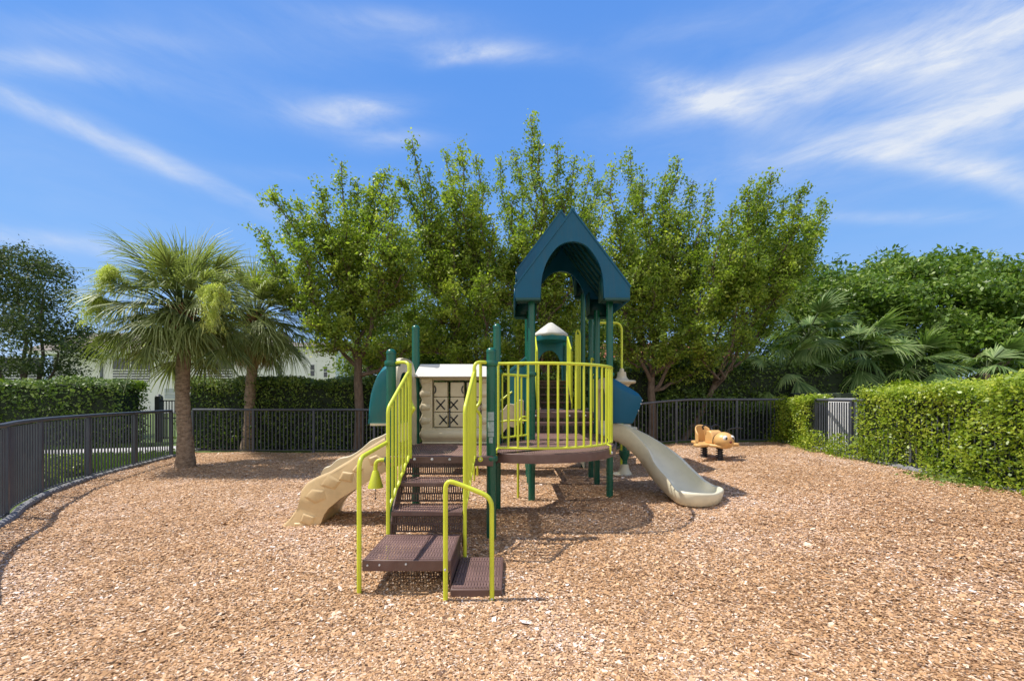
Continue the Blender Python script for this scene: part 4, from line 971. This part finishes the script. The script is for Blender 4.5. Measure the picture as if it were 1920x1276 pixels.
def blob_tree(label, base, clumps, nclump, leaf, mat, trunk=None, tb=.5, name='leafy_tree', cat='tree', group=None, per=40, rosette=False, shell=.75, sd=.22):
    """clumps: list of (centre, radii)"""
    t = thing(name, label, cat, base, group); C = []; T = []; OUT = []
    vol = [r[0]*r[1]+r[1]*r[2]+r[0]*r[2] for c, r in clumps]; tv = sum(vol)
    for (c, r), v in zip(clumps, vol):
        n = int(nclump*v/tv); d = rand_unit(n); d[:, 2] = np.abs(d[:, 2])*.9+d[:, 2]*.1
        rad = shell+(1-shell)*RNG.random(n)+RNG.normal(0, .06, n); cc = np.array(c)+d*np.array(r)*rad[:, None]
        cc += .25*np.sin(cc*2.3+v)[:, [1, 2, 0]]
        tone = RNG.normal(tb, .13, n)
        for k in range(n):
            C.append(cc[k]+RNG.normal(0, sd, (per, 3))*np.array([1, 1, .7])); T.append(tone[k]+RNG.normal(0, .13, per)); OUT.append(np.repeat(d[k][None], per, 0)*.6)
    c = np.concatenate(C); tt = np.clip(np.concatenate(T), 0, 1); o = np.concatenate(OUT)
    quads_mesh('crown', leaf_quads(c, leaf, .45, .3, out=o), M[mat], tt, t)
    mb = MB(); b = Vector(base)
    for k, (cc_, r) in enumerate(clumps[:6]):
        P = limb_pts(b, Vector(cc_), .15, 7, .08); mb.tube(P, [(trunk or .16)*(1-i/7*.85) for i in range(7)], 8)
    mb.build('trunk', M['bark_dark'], t); return t
# dark oak at left
def C_(px, py, Y, rx_, rz_, ry_=None): p = W(px, py, Y); k = Y/F; return ((p.x, p.y, p.z), (rx_*k, (ry_ or rx_)*k, rz_*k))
blob_tree('dark spreading tree at the left edge beyond the fence', (-17.5, 15.5, 0), [C_(-40, 600, 16, 110, 90), C_(30, 520, 16, 75, 48), C_(80, 560, 16, 55, 60), C_(60, 640, 15.5, 95, 55), C_(-60, 500, 16, 60, 40), C_(110, 660, 15.2, 65, 40), C_(20, 700, 15, 110, 30), C_(110, 590, 15.6, 28, 30)], 760, .10, 'leaf_oak', .10, per=46, tb=.42, sd=.2)
# background woods seen between the crowns (each a tree)
for i, (lab, px, py, Y, a, b) in enumerate([
    ('dull green background tree low behind the left upright tree', 740, 640, 17, 80, 60), ('dull green background tree behind the cream tic-tac-toe panel', 860, 590, 18, 100, 95),
    ('dull green background tree behind the blue roof posts', 1010, 620, 18, 90, 85), ('dull green background tree right of the play structure', 1130, 630, 22, 70, 40),
    ('dull green background tree behind the leaning tree', 1400, 600, 17, 110, 80)]):
    blob_tree(lab, (W(px, 740, Y).x, Y, 0), [C_(px, py, Y, a, b), C_(px-50, py+50, Y-.5, a*.6, b*.6), C_(px+55, py+40, Y, a*.6, b*.6), C_(px, 695, Y, a, 24), C_(px+70, 700, Y, a*.6, 22)], 520, .12, 'leaf_bg', .16, per=42, tb=.5, sd=.33, group='background trees between the trunks')
# broad glossy tree at right
blob_tree('broad dome shaped glossy tree filling the right edge above the hedge', (13, 17, .27), [C_(1590, 590, 16, 110, 92), C_(1760, 590, 16, 140, 100), C_(1700, 560, 16.5, 120, 78), C_(1890, 620, 15, 90, 95), C_(1970, 620, 15, 90, 90), C_(1840, 660, 14, 80, 70), C_(1550, 640, 15.5, 70, 80), C_(1700, 660, 15, 90, 70)], 3200, .15, 'leaf_gloss', .25, per=30, tb=.45, sd=.17)
blob_tree('shaded low thicket behind the fan palms', (14, 19, .27), [C_(1480, 700, 17, 90, 50), C_(1620, 700, 18, 110, 50), C_(1780, 700, 18, 110, 50), C_(1920, 700, 18, 90, 60)], 700, .14, 'leaf_hedge', .1, per=40, tb=.3, name='thicket', cat='thicket', sd=.25)
# shrubs behind fence on the right of the structure
for lab, px, py, Y, a, b in (('shaded leafy shrub behind the fence right of the slide', 1270, 705, 12.6, 70, 42), ('shaded leafy shrub behind the fence and the spring rider', 1370, 700, 12.6, 70, 45), ('shaded leafy shrub behind the fence left of the slide', 1120, 715, 12.8, 80, 30)):
    blob_tree(lab, (W(px, 740, Y).x, Y, .2), [C_(px, py, Y, a, b, 40), C_(px, py+60, Y, a, b*1.3, 40)], 330, .085, 'leaf_hedge', .05, per=40, tb=.33, name='shrub', cat='shrub', sd=.13, group='shrubs behind the back fence')

def hedge(label, line, width, z0, z1, n, leaf, mat, tb=.45, core=True, bump=.12, gap=None, zt=None, group=None, wsd=.06):
    P = [Vector((p[0], p[1], 0)) for p in line]; t = thing('hedge', label, 'hedge', (P[0].x, P[0].y, gz(P[0].x)), group)
    d = [0]
    for a, b in zip(P, P[1:]): d.append(d[-1]+(b-a).length)
    u = RNG.random(n)*d[-1]; X = np.interp(u, d, [p.x for p in P]); Y = np.interp(u, d, [p.y for p in P])
    du = .01; DX = np.interp(u+du, d, [p.x for p in P])-np.interp(u-du, d, [p.x for p in P]); DY = np.interp(u+du, d, [p.y for p in P])-np.interp(u-du, d, [p.y for p in P])
    l = np.hypot(DX, DY)+1e-9; nx, ny = -DY/l, DX/l
    fe = RNG.random(n) < .05; u = np.where(fe, np.where(RNG.random(n) < .5, .02, d[-1]-.02), u); X = np.interp(u, d, [p.x for p in P]); Y = np.interp(u, d, [p.y for p in P]); face = RNG.random(n); per = RNG.random(n); top = face < .33; side = np.where(face < .82, 1, -1)
    per = np.where(fe, RNG.random(n), per)
    h = z1(X, Y)-z0 if callable(z1) else z1-z0; w = np.where(top, (RNG.random(n)*2-1), side*(1-.10*np.abs(RNG.normal(0, 1, n)))); z = np.where(top, 1-.06*np.abs(RNG.normal(0, 1, n)), per)
    w = np.where(fe, RNG.random(n)*2-1, w)
    rnd = np.sqrt(np.clip(1-np.abs(w)**6*.12, 0, 1)); z = z*rnd
    lump = bump*(np.sin(X*2.1+Y*1.3)+np.sin(X*4.7+z*5+Y*3.1)*.6+np.sin(Y*6.3-z*7)*.5)
    w = w*(1+lump/ (width*.5)*.6); zz_ = z0+z*h+np.where(top, lump*.45, 0)+RNG.normal(0, wsd*.5, n)
    c = np.stack([X+nx*w*width/2+RNG.normal(0, wsd, n), Y+ny*w*width/2+RNG.normal(0, wsd, n), zz_+gzn(X)], 1)
    if gap is not None: ok = gap(c); c = c[ok]; w = w[ok]; nx = nx[ok]; ny = ny[ok]; zz_ = zz_[ok]; top = top[ok]; h = h[ok] if callable(z1) else h
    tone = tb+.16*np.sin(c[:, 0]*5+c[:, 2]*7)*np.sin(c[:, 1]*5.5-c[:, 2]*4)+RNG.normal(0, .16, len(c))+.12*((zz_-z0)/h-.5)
    o = np.stack([nx*np.sign(w), ny*np.sign(w), np.where(top, 1.2, .3)], 1)*.8
    quads_mesh('foliage', leaf_quads(c, leaf, .55, .15, out=o), M[mat], np.clip(tone, 0, 1), t)
    if core:
        mb = MB(); k = max(8, int(d[-1]*3)); rows = []
        for i in range(k+1):
            uu = .2+(d[-1]-.4)*(i/k); x = np.interp(uu, d, [p.x for p in P]); y = np.interp(uu, d, [p.y for p in P])
            a = np.interp(uu+.05, d, [p.x for p in P])-np.interp(uu-.05, d, [p.x for p in P]); b = np.interp(uu+.05, d, [p.y for p in P])-np.interp(uu-.05, d, [p.y for p in P]); q = math.hypot(a, b); a /= q; b /= q
            hw = width/2*.72; g = gz(x); j = lambda: random.uniform(-.05, .05)
            zc = z0+.12 if z0 > .1 else z0; z1_ = z1
            rows.append([(x-b*hw*s+j(), y+a*hw*s+j(), g+zv+j()) for s, zv in ((-1, zc), (-1, (zc+z1)/2), (-1, z1-.18), (0, z1-.1), (1, z1-.18), (1, (zc+z1)/2), (1, zc))])
        mb.grid(rows, close=True); mb.f.append(tuple(range(6, -1, -1))); mb.f.append(tuple(len(mb.v)-7+j for j in range(7))); mb.mi += [0, 0]
        mb.build('dark_filler', M['core'], t)  # added dark core inside the leaves, blocks light and stands for inner shade
    return t
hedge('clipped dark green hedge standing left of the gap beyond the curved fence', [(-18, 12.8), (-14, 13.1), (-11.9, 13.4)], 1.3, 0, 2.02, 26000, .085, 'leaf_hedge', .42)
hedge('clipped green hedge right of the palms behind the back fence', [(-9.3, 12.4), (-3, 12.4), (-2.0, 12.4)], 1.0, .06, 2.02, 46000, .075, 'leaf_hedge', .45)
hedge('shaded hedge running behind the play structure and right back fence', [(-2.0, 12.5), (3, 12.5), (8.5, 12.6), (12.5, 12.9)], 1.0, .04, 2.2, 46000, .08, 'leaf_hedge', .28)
# stems of the back hedge
def rh_gap(c):
    x, y, z = c[:, 0], c[:, 1], c[:, 2]-gzn(c[:, 0]); t = np.clip((z-.45)/.8, 0, 1)
    return ~((y > 8.05) & (y < 9.75) & (x < 8.2) & (z > .42+.12*np.sin(y*9)) & ((z < 1.32) | ((x < 7.45) & (z < 2))))
hedge('bright yellow green hedge bulging over the right hand fence', [(7.55, 11.4), (7.45, 10.3), (7.3, 9.3), (7.12, 8.2), (6.95, 6.5), (6.85, 5.3), (6.6, 4.0), (6.1, 2.9)], 1.3, 0, lambda X, Y: np.interp(Y, [5, 6.5, 8.2, 9.3, 11], [1.42, 1.46, 1.42, 1.27, 1.22]), 165000, .046, 'leaf_lime', .5, gap=rh_gap, bump=.17, core=False, wsd=.06)
mb = MB()
hg = [o for o in scene.objects if o.name.startswith('hedge')][-1]
for pts in ([(7.6, 11.4), (7.65, 10.3), (7.6, 9.55)], [(7.35, 7.95), (7.1, 6.5), (7.0, 5.3), (6.75, 4.0), (6.3, 2.9)]):
    rows = []
    for p in spline([(a, b, 0) for a, b in pts], 8):
        rows.append([(p.x+random.uniform(-.05, .05)+s*.24, p.y, gz(p.x)+z+random.uniform(-.05, .05)) for s, z in ((-1, 0), (-1, .8), (-1, 1.3), (1, 1.3), (1, .8), (1, 0))])
    o_ = len(mb.v); mb.grid(rows, close=True); mb.f.append(tuple(o_+j for j in range(5, -1, -1))); mb.f.append(tuple(len(mb.v)-6+j for j in range(6))); mb.mi += [0, 0]
mb.build('dark_filler', M['core'], hg)  # same kind of added dark core, stands for shade inside the right hedge
# taller back part of bright hedge (it rises to the right) and weeds
hedge('taller bright hedge rising behind the fence hedge at the right edge', [(9.9, 9.2), (9.2, 8.0), (8.8, 6.8), (8.6, 5.6)], 1.3, .2, 1.27, 36000, .058, 'leaf_lime', .5)
n = 900; a = RNG.normal(0, 1, (n, 3))*[.22, .3, .05]+[6.28, 5.9, .33]; a[:, 2] = np.abs(a[:, 2]-.29)+.30
w_ = thing('weed_clump', 'small patch of green weeds creeping onto the mulch below the right hedge', 'weeds', (6.28, 5.9, .27)); quads_mesh('foliage', leaf_quads(a, .05, .6, .8), M['leaf_hedge'], tints(n, .6), w_)
# low shrubs outside the left fence
for i, (lab, x, y, s) in enumerate((('low yellow green shrub outside the left fence nearest the photo edge', -7.75, 6.0, .5), ('low yellow green shrub outside the left fence in the middle', -8.3, 7.0, .5), ('low yellow green shrub outside the left fence nearest the palm', -8.8, 8.2, .42))):
    t = thing('low_shrub', lab, 'shrub', (x, y, 0), 'low shrubs outside the left fence'); n = 3200
    d = rand_unit(n); d[:, 2] = np.abs(d[:, 2]); c = d*np.array([s*1.3, s*1.2, s*.85])*(.75+.3*RNG.random(n))[:, None]+np.array([x, y, .03]); quads_mesh('foliage', leaf_quads(c, .06, .55, .3, out=d), M['leaf_lime'], tints(n, .45, .2), t)
    mb = MB()
    for k in range(7): mb.tube([(x, y, 0), (x+random.uniform(-.3, .3), y+random.uniform(-.3, .3), .3)], [.012, .006], 5)
    mb.build('stems', M['bark_dark'], t)

# palms
def fan(V, T, origin, dirv, R_, nseg=34, droop=.5, spread=2.5, fold=.25, width=.035, tone=.5):
    """one costapalmate frond: segments radiating from the end of the petiole"""
    d = Vector(dirv).normalized(); up = Vector((0, 0, 1)); side = d.cross(up); side = side.normalized() if side.length > 1e-3 else Vector((1, 0, 0)); nrm = side.cross(d).normalized()
    rll = random.uniform(-.5, .5); side, nrm = side*math.cos(rll)+nrm*math.sin(rll), nrm*math.cos(rll)-side*math.sin(rll)
    for i in range(nseg):
        a = -spread/2+spread*i/(nseg-1)+random.gauss(0, .03)
        sd = (d*math.cos(a)+side*math.sin(a)-nrm*fold*abs(math.sin(a))*.6).normalized(); ln = R_*(.72+.28*math.cos(a*.9))*random.uniform(.72, 1.08)
        p = Vector(origin)+d*.10*math.cos(a)*R_; w = sd.cross(nrm).normalized(); prev = None; q = p.copy(); cur = sd.copy()
        jt = random.gauss(0, .2); dr = droop*random.uniform(.45, 1.7)
        ww = [1.0, 1.0, .62, .12]; pts = [q.copy()]
        for s in range(3):
            q = q+cur*ln/3; cur = (cur+Vector((0, 0, -1))*dr*(.15 if s == 0 else (.55 if s == 1 else .9))).normalized(); pts.append(q.copy())
        for s in range(3):
            w0 = w*width*ww[s]; w1 = w*width*ww[s+1]; V.extend([pts[s]-w0*(.35 if s == 0 else 1), pts[s]+w0*(.35 if s == 0 else 1), pts[s+1]+w1, pts[s+1]-w1]); T.append(tone+jt+(.07*s))
def palm(label, base, top, tr, nf, R_, lo=-.9, mat='frond', petiole=.75, droop=.5, flowers=(), name='fan_palm', group=None, skew=(0, 0), boots=True, nseg=34, width=.03, hi=1.45, dead=0):
    base = Vector(base); top = Vector(top); t = thing(name, label, 'palm', base, group); mb = MB(); k = 22; P = []; Rr = []
    for i in range(k+1):
        u = i/k; P.append(base.lerp(top, u)+Vector((.015*math.sin(u*9), .015*math.cos(u*7), 0))); Rr.append(tr*(1.25-.35*min(1, u*4)+.05*math.sin(i*2.2)-.08*u))
    mb.tube(P, Rr, 18); mb.build('trunk', M['palm_bark'], t)
    if boots:
        mb = MB(); kk = 6; mb.tube([top-Vector((0, 0, .30)), top-Vector((0, 0, .1)), top+Vector((0, 0, .12)), top+Vector((0, 0, .3))], [tr*1.0, tr*1.2, tr*1.25, tr*.5], 14)
        for i in range(36):
            a = i*2.4; z = -.32+.55*i/36; r = tr*.95; b_ = top+Vector((math.cos(a)*r, math.sin(a)*r, z)); mb.bar(b_, b_+Vector((math.cos(a)*.12, math.sin(a)*.12, .16)), .06, .03)
        mb.build('leaf_bases', M['fibre'], t)
    V = []; T = []; mbp = MB()
    for i in range(nf):
        u = (i+.5)/nf; el = hi+(lo-hi)*u; az = i*2.39996+random.uniform(-.2, .2)
        d = Vector((math.cos(az)*math.cos(el)+skew[0], math.sin(az)*math.cos(el)+skew[1], math.sin(el))).normalized(); pl = petiole*random.uniform(.42, 1.15)
        o = top+Vector((0, 0, .12)); mid = o+d*pl*.5+Vector((0, 0, .05)); e = o+d*pl-Vector((0, 0, .06*pl)); mbp.tube([o, mid, e], [.022, .014, .010], 5)
        ed = (e-mid).normalized(); dr = droop*(.6+.6*u); tone = .66-.28*u+random.gauss(0, .10)
        fan(V, T, e, (ed+Vector((0, 0, -.12))).normalized(), R_*random.uniform(.85, 1.1), nseg, dr, random.uniform(1.7, 2.6), .55, width, tone)
    if dead:
        V3 = []; T3 = []
        for i in range(dead):
            az = i*2.39996; el = random.uniform(-1.45, -1.05); d = Vector((math.cos(az)*math.cos(el), math.sin(az)*math.cos(el), math.sin(el))).normalized(); e = top+d*.5+Vector((math.cos(az)*.15, math.sin(az)*.15, -.05))
            fan(V3, T3, e, d, R_*.75, 26, 1.2, 1.2, .6, width, .5)
        quads_mesh('dead_fronds', np.array([tuple(v) for v in V3]), M['dead'], np.clip(np.array(T3), 0, 1), t)
    mbp.build('stalks', M['frond'], t)
    va = np.array([tuple(v) for v in V]); quads_mesh('crown', va, M[mat], np.clip(np.array(T), 0, 1), t)
    for (c, r, nn) in flowers:
        c = Vector(c); V2 = []; T2 = []
        for sp_ in range(26):
            e = c+Vector((random.gauss(0, .55)*r[0], random.gauss(0, .5)*r[1], random.uniform(-1.1, .7)*r[2])); st_ = c+Vector((random.gauss(0, .2)*r[0], 0, r[2]*.8))
            m_ = st_.lerp(e, .5)+Vector((random.gauss(0, .06), 0, .12)); br = [st_*(1-k/12)**2+m_*2*(k/12)*(1-k/12)+e*(k/12)**2 for k in range(13)]
            for _ in range(nn//26):
                k = random.uniform(1, 12); i = min(int(k), 11); p = br[i].lerp(br[i+1], k-i)+Vector((random.gauss(0, .03), random.gauss(0, .03), random.gauss(0, .03)))
                q = p+Vector((random.gauss(0, .035), random.gauss(0, .035), random.gauss(-.03, .035))); w = Vector((random.gauss(0, 1), random.gauss(0, 1), 0)).normalized()*.0055
                V2 += [p-w, p+w, q+w*.6, q-w*.6]; T2.append(random.uniform(.2, 1))
        quads_mesh('flower_cluster', np.array([tuple(v) for v in V2]), M['flower'], np.array(T2), t)
        mb = MB(); mb.tube([top, top.lerp(c, .5)+Vector((0, 0, .2)), c], [.02, .014, .008], 6); mb.build('flower_stalk', M['flower'], t)
    return t
random.seed(5)
palm('nearer sabal palm with thick trunk standing in the mulch and two yellow flower clusters', (-6.87, 8.96, 0), (-6.92, 8.96, 3.12), .15, 112, .95, petiole=1.0, lo=-.85, droop=1.0,
     flowers=[(W(205, 528, 8.2), (.34, .3, .30), 4000), (W(398, 575, 8.0), (.36, .3, .46), 5200), (W(180, 585, 8.3), (.26, .25, .34), 3000)], width=.0135, nseg=27)
palm('farther sabal palm behind the back fence with hanging brown skirt', (-7.38, 11.9, 0), (-7.15, 11.9, 3.55), .16, 96, 1.0, petiole=1.1, lo=-.78, droop=1.0, dead=14, flowers=[(W(545, 545, 11.4), (.25, .2, .15), 1500)], width=.0135, nseg=27)
for lab, px, py, Y, R2, n_, tz in (('tall leftmost fan palm in the clump above the right hedge', 1515, 640, 13.0, .98, 22, 0), ('middle fan palm of the clump above the right hedge', 1612, 672, 12.6, .95, 22, 0), ('rightmost fan palm of the clump above the right hedge', 1708, 695, 12.3, .9, 20, 0), ('low fan palm at the front of the clump by the fence corner', 1470, 712, 12.4, .8, 14, 0), ('small fan palm low behind the right end of the hedge', 1850, 700, 12.0, .8, 14, 0)):
    p = W(px, py, Y); palm(lab, (p.x+.1, Y+.3, .27), p, .09, n_, R2, lo=-.7, mat='frond_fan', petiole=.8, droop=.85, name='clump_fan_palm', group='fan palms above the right hedge', boots=False, nseg=32, width=.021, hi=1.25)

# ------------------------------------------------------------------ buildings
BD = thing('apartment_building', 'long two storey pale stucco building with brown roof behind the palms at left', 'building', (-31, 42, 0))
def bx_part(name, mat, parent, x0, x1, y0, y1, z0, z1, **k):
    mb = MB(); mb.box(((x0+x1)/2, (y0+y1)/2, (z0+z1)/2), (x1-x0, y1-y0, z1-z0)); return mb.build(name, mat, parent, smooth_=False, **k)
BY = 40
def BX(px): return (px-960)/F*BY
def BZ(py): return CH-(py-HZ)/F*BY
bx_part('wall', M['stucco'], BD, BX(100), BX(500), BY, BY+9, 0, 5.5)
bx_part('wall', M['stucco'], BD, BX(500), BX(642), BY-1.5, BY+9, 0, 6.0)
bx_part('eave', M['trim'], BD, BX(70), BX(498), BY-1.0, BY+9.5, 5.45, 5.75)
mb = MB(); mb.add([(BX(60), BY-1.1, 5.76), (BX(500), BY-1.1, 5.76), (BX(490), BY+4, 8.1), (BX(80), BY+4, 8.1), (BX(60), BY+9.6, 5.76), (BX(500), BY+9.6, 5.76)], [(0, 1, 2, 3), (3, 2, 5, 4), (0, 3, 4), (1, 5, 2)]); mb.build('roof', M['shingle'], BD, smooth_=False)
mb = MB(); mb.add([(BX(495), BY-1.9, 6.01), (BX(650), BY-1.9, 6.01), (BX(640), BY+3, 7.0), (BX(500), BY+3, 7.0), (BX(495), BY+9.6, 6.01), (BX(650), BY+9.6, 6.01)], [(0, 1, 2, 3), (3, 2, 5, 4), (0, 3, 4), (1, 5, 2)]); mb.build('roof', M['shingle'], BD, smooth_=False)
def window(x0, x1, z0, z1, y, rails=False, glass='glass', split=1):
    w = bx_part('window', M['trim'], BD, x0-.12, x1+.12, y-.06, y-.002, z0-.12, z1+.12)
    bx_part('pane', M[glass], w, x0, x1, y-.09, y-.065, z0, z1)
    mb = MB()
    for k in range(1, split): x = x0+(x1-x0)*k/split; mb.box((x, y-.12, (z0+z1)/2), (.10, .05, z1-z0))
    if rails:
        for k in range(5): mb.box(((x0+x1)/2, y-.12, z0+.12+k*.24), (x1-x0, .05, .09))
    else: mb.box(((x0+x1)/2, y-.12, (z0+z1)/2), (x1-x0, .04, .05))
    mb.build('mullion', M['trim'], w, smooth_=False)
window(BX(213), BX(282), BZ(715), BZ(672), BY, True, split=2); window(BX(366), BX(437), BZ(715), BZ(672), BY, True, split=2)
window(BX(311), BX(330), BZ(698), BZ(677), BY); window(BX(310), BX(332), BZ(747), BZ(728), BY, glass='shade')
window(BX(-5), BX(80), BZ(715), BZ(672), BY, True, split=2)
window(BX(597), BX(604), BZ(706), BZ(686), BY-1.5); window(BX(621), BX(627), BZ(708), BZ(689), BY-1.5); window(BX(538), BX(545), BZ(706), BZ(686), BY-1.5)
bx_part('downpipe', M['greywall'], BD, BX(190), BX(193.5), BY-.15, BY-.01, 0, 5.4)
HS = thing('tile_roof_house', 'low house with red tiled roof and grey wall glimpsed behind the right trees', 'house', (10, 31, 0))
bx_part('wall', M['greywall'], HS, 5.0, 15.5, 30, 38, 0, 4.15)
mb = MB(); rows = []
for i in range(60):
    x = 4.4+11.7*i/59; u = min(1, (x-4.4)/3, (16.1-x)/3); rows.append([(x, 29.4+.0, 4.2+(.05 if i % 2 else 0)), (x, 29.4+4.6*u, 4.2+1.55*u+(.05 if i % 2 else 0)), (x, 38.6, 4.2)])
mb.grid(rows); mb.build('roof', M['redtile'], HS, smooth_=False)
bx_part('fascia', M['trim'], HS, 4.4, 16.1, 29.35, 29.42, 4.02, 4.18)
for x in (7.2, 9.0, 12.0): bx_part('window', M['glass'], HS, x, x+.9, 29.93, 29.98, 2.4, 3.7)
WC = thing('utility_cabinet', 'white metal utility cabinet seen through the gap in the right hedge', 'cabinet', (7.3, 8.95, .27))
mb = MB(); mb.box((7.42, 9.58, .87), (.46, .36, 1.2), -.8); mb.build('body', M['cabinet'], WC, bevel=.01)
mb = MB(); mb.box((7.42-.72*.19, 9.58-.70*.19, .87), (.40, .015, 1.1), -.8); mb.build('door', M['cabinet'], WC, bevel=.006)
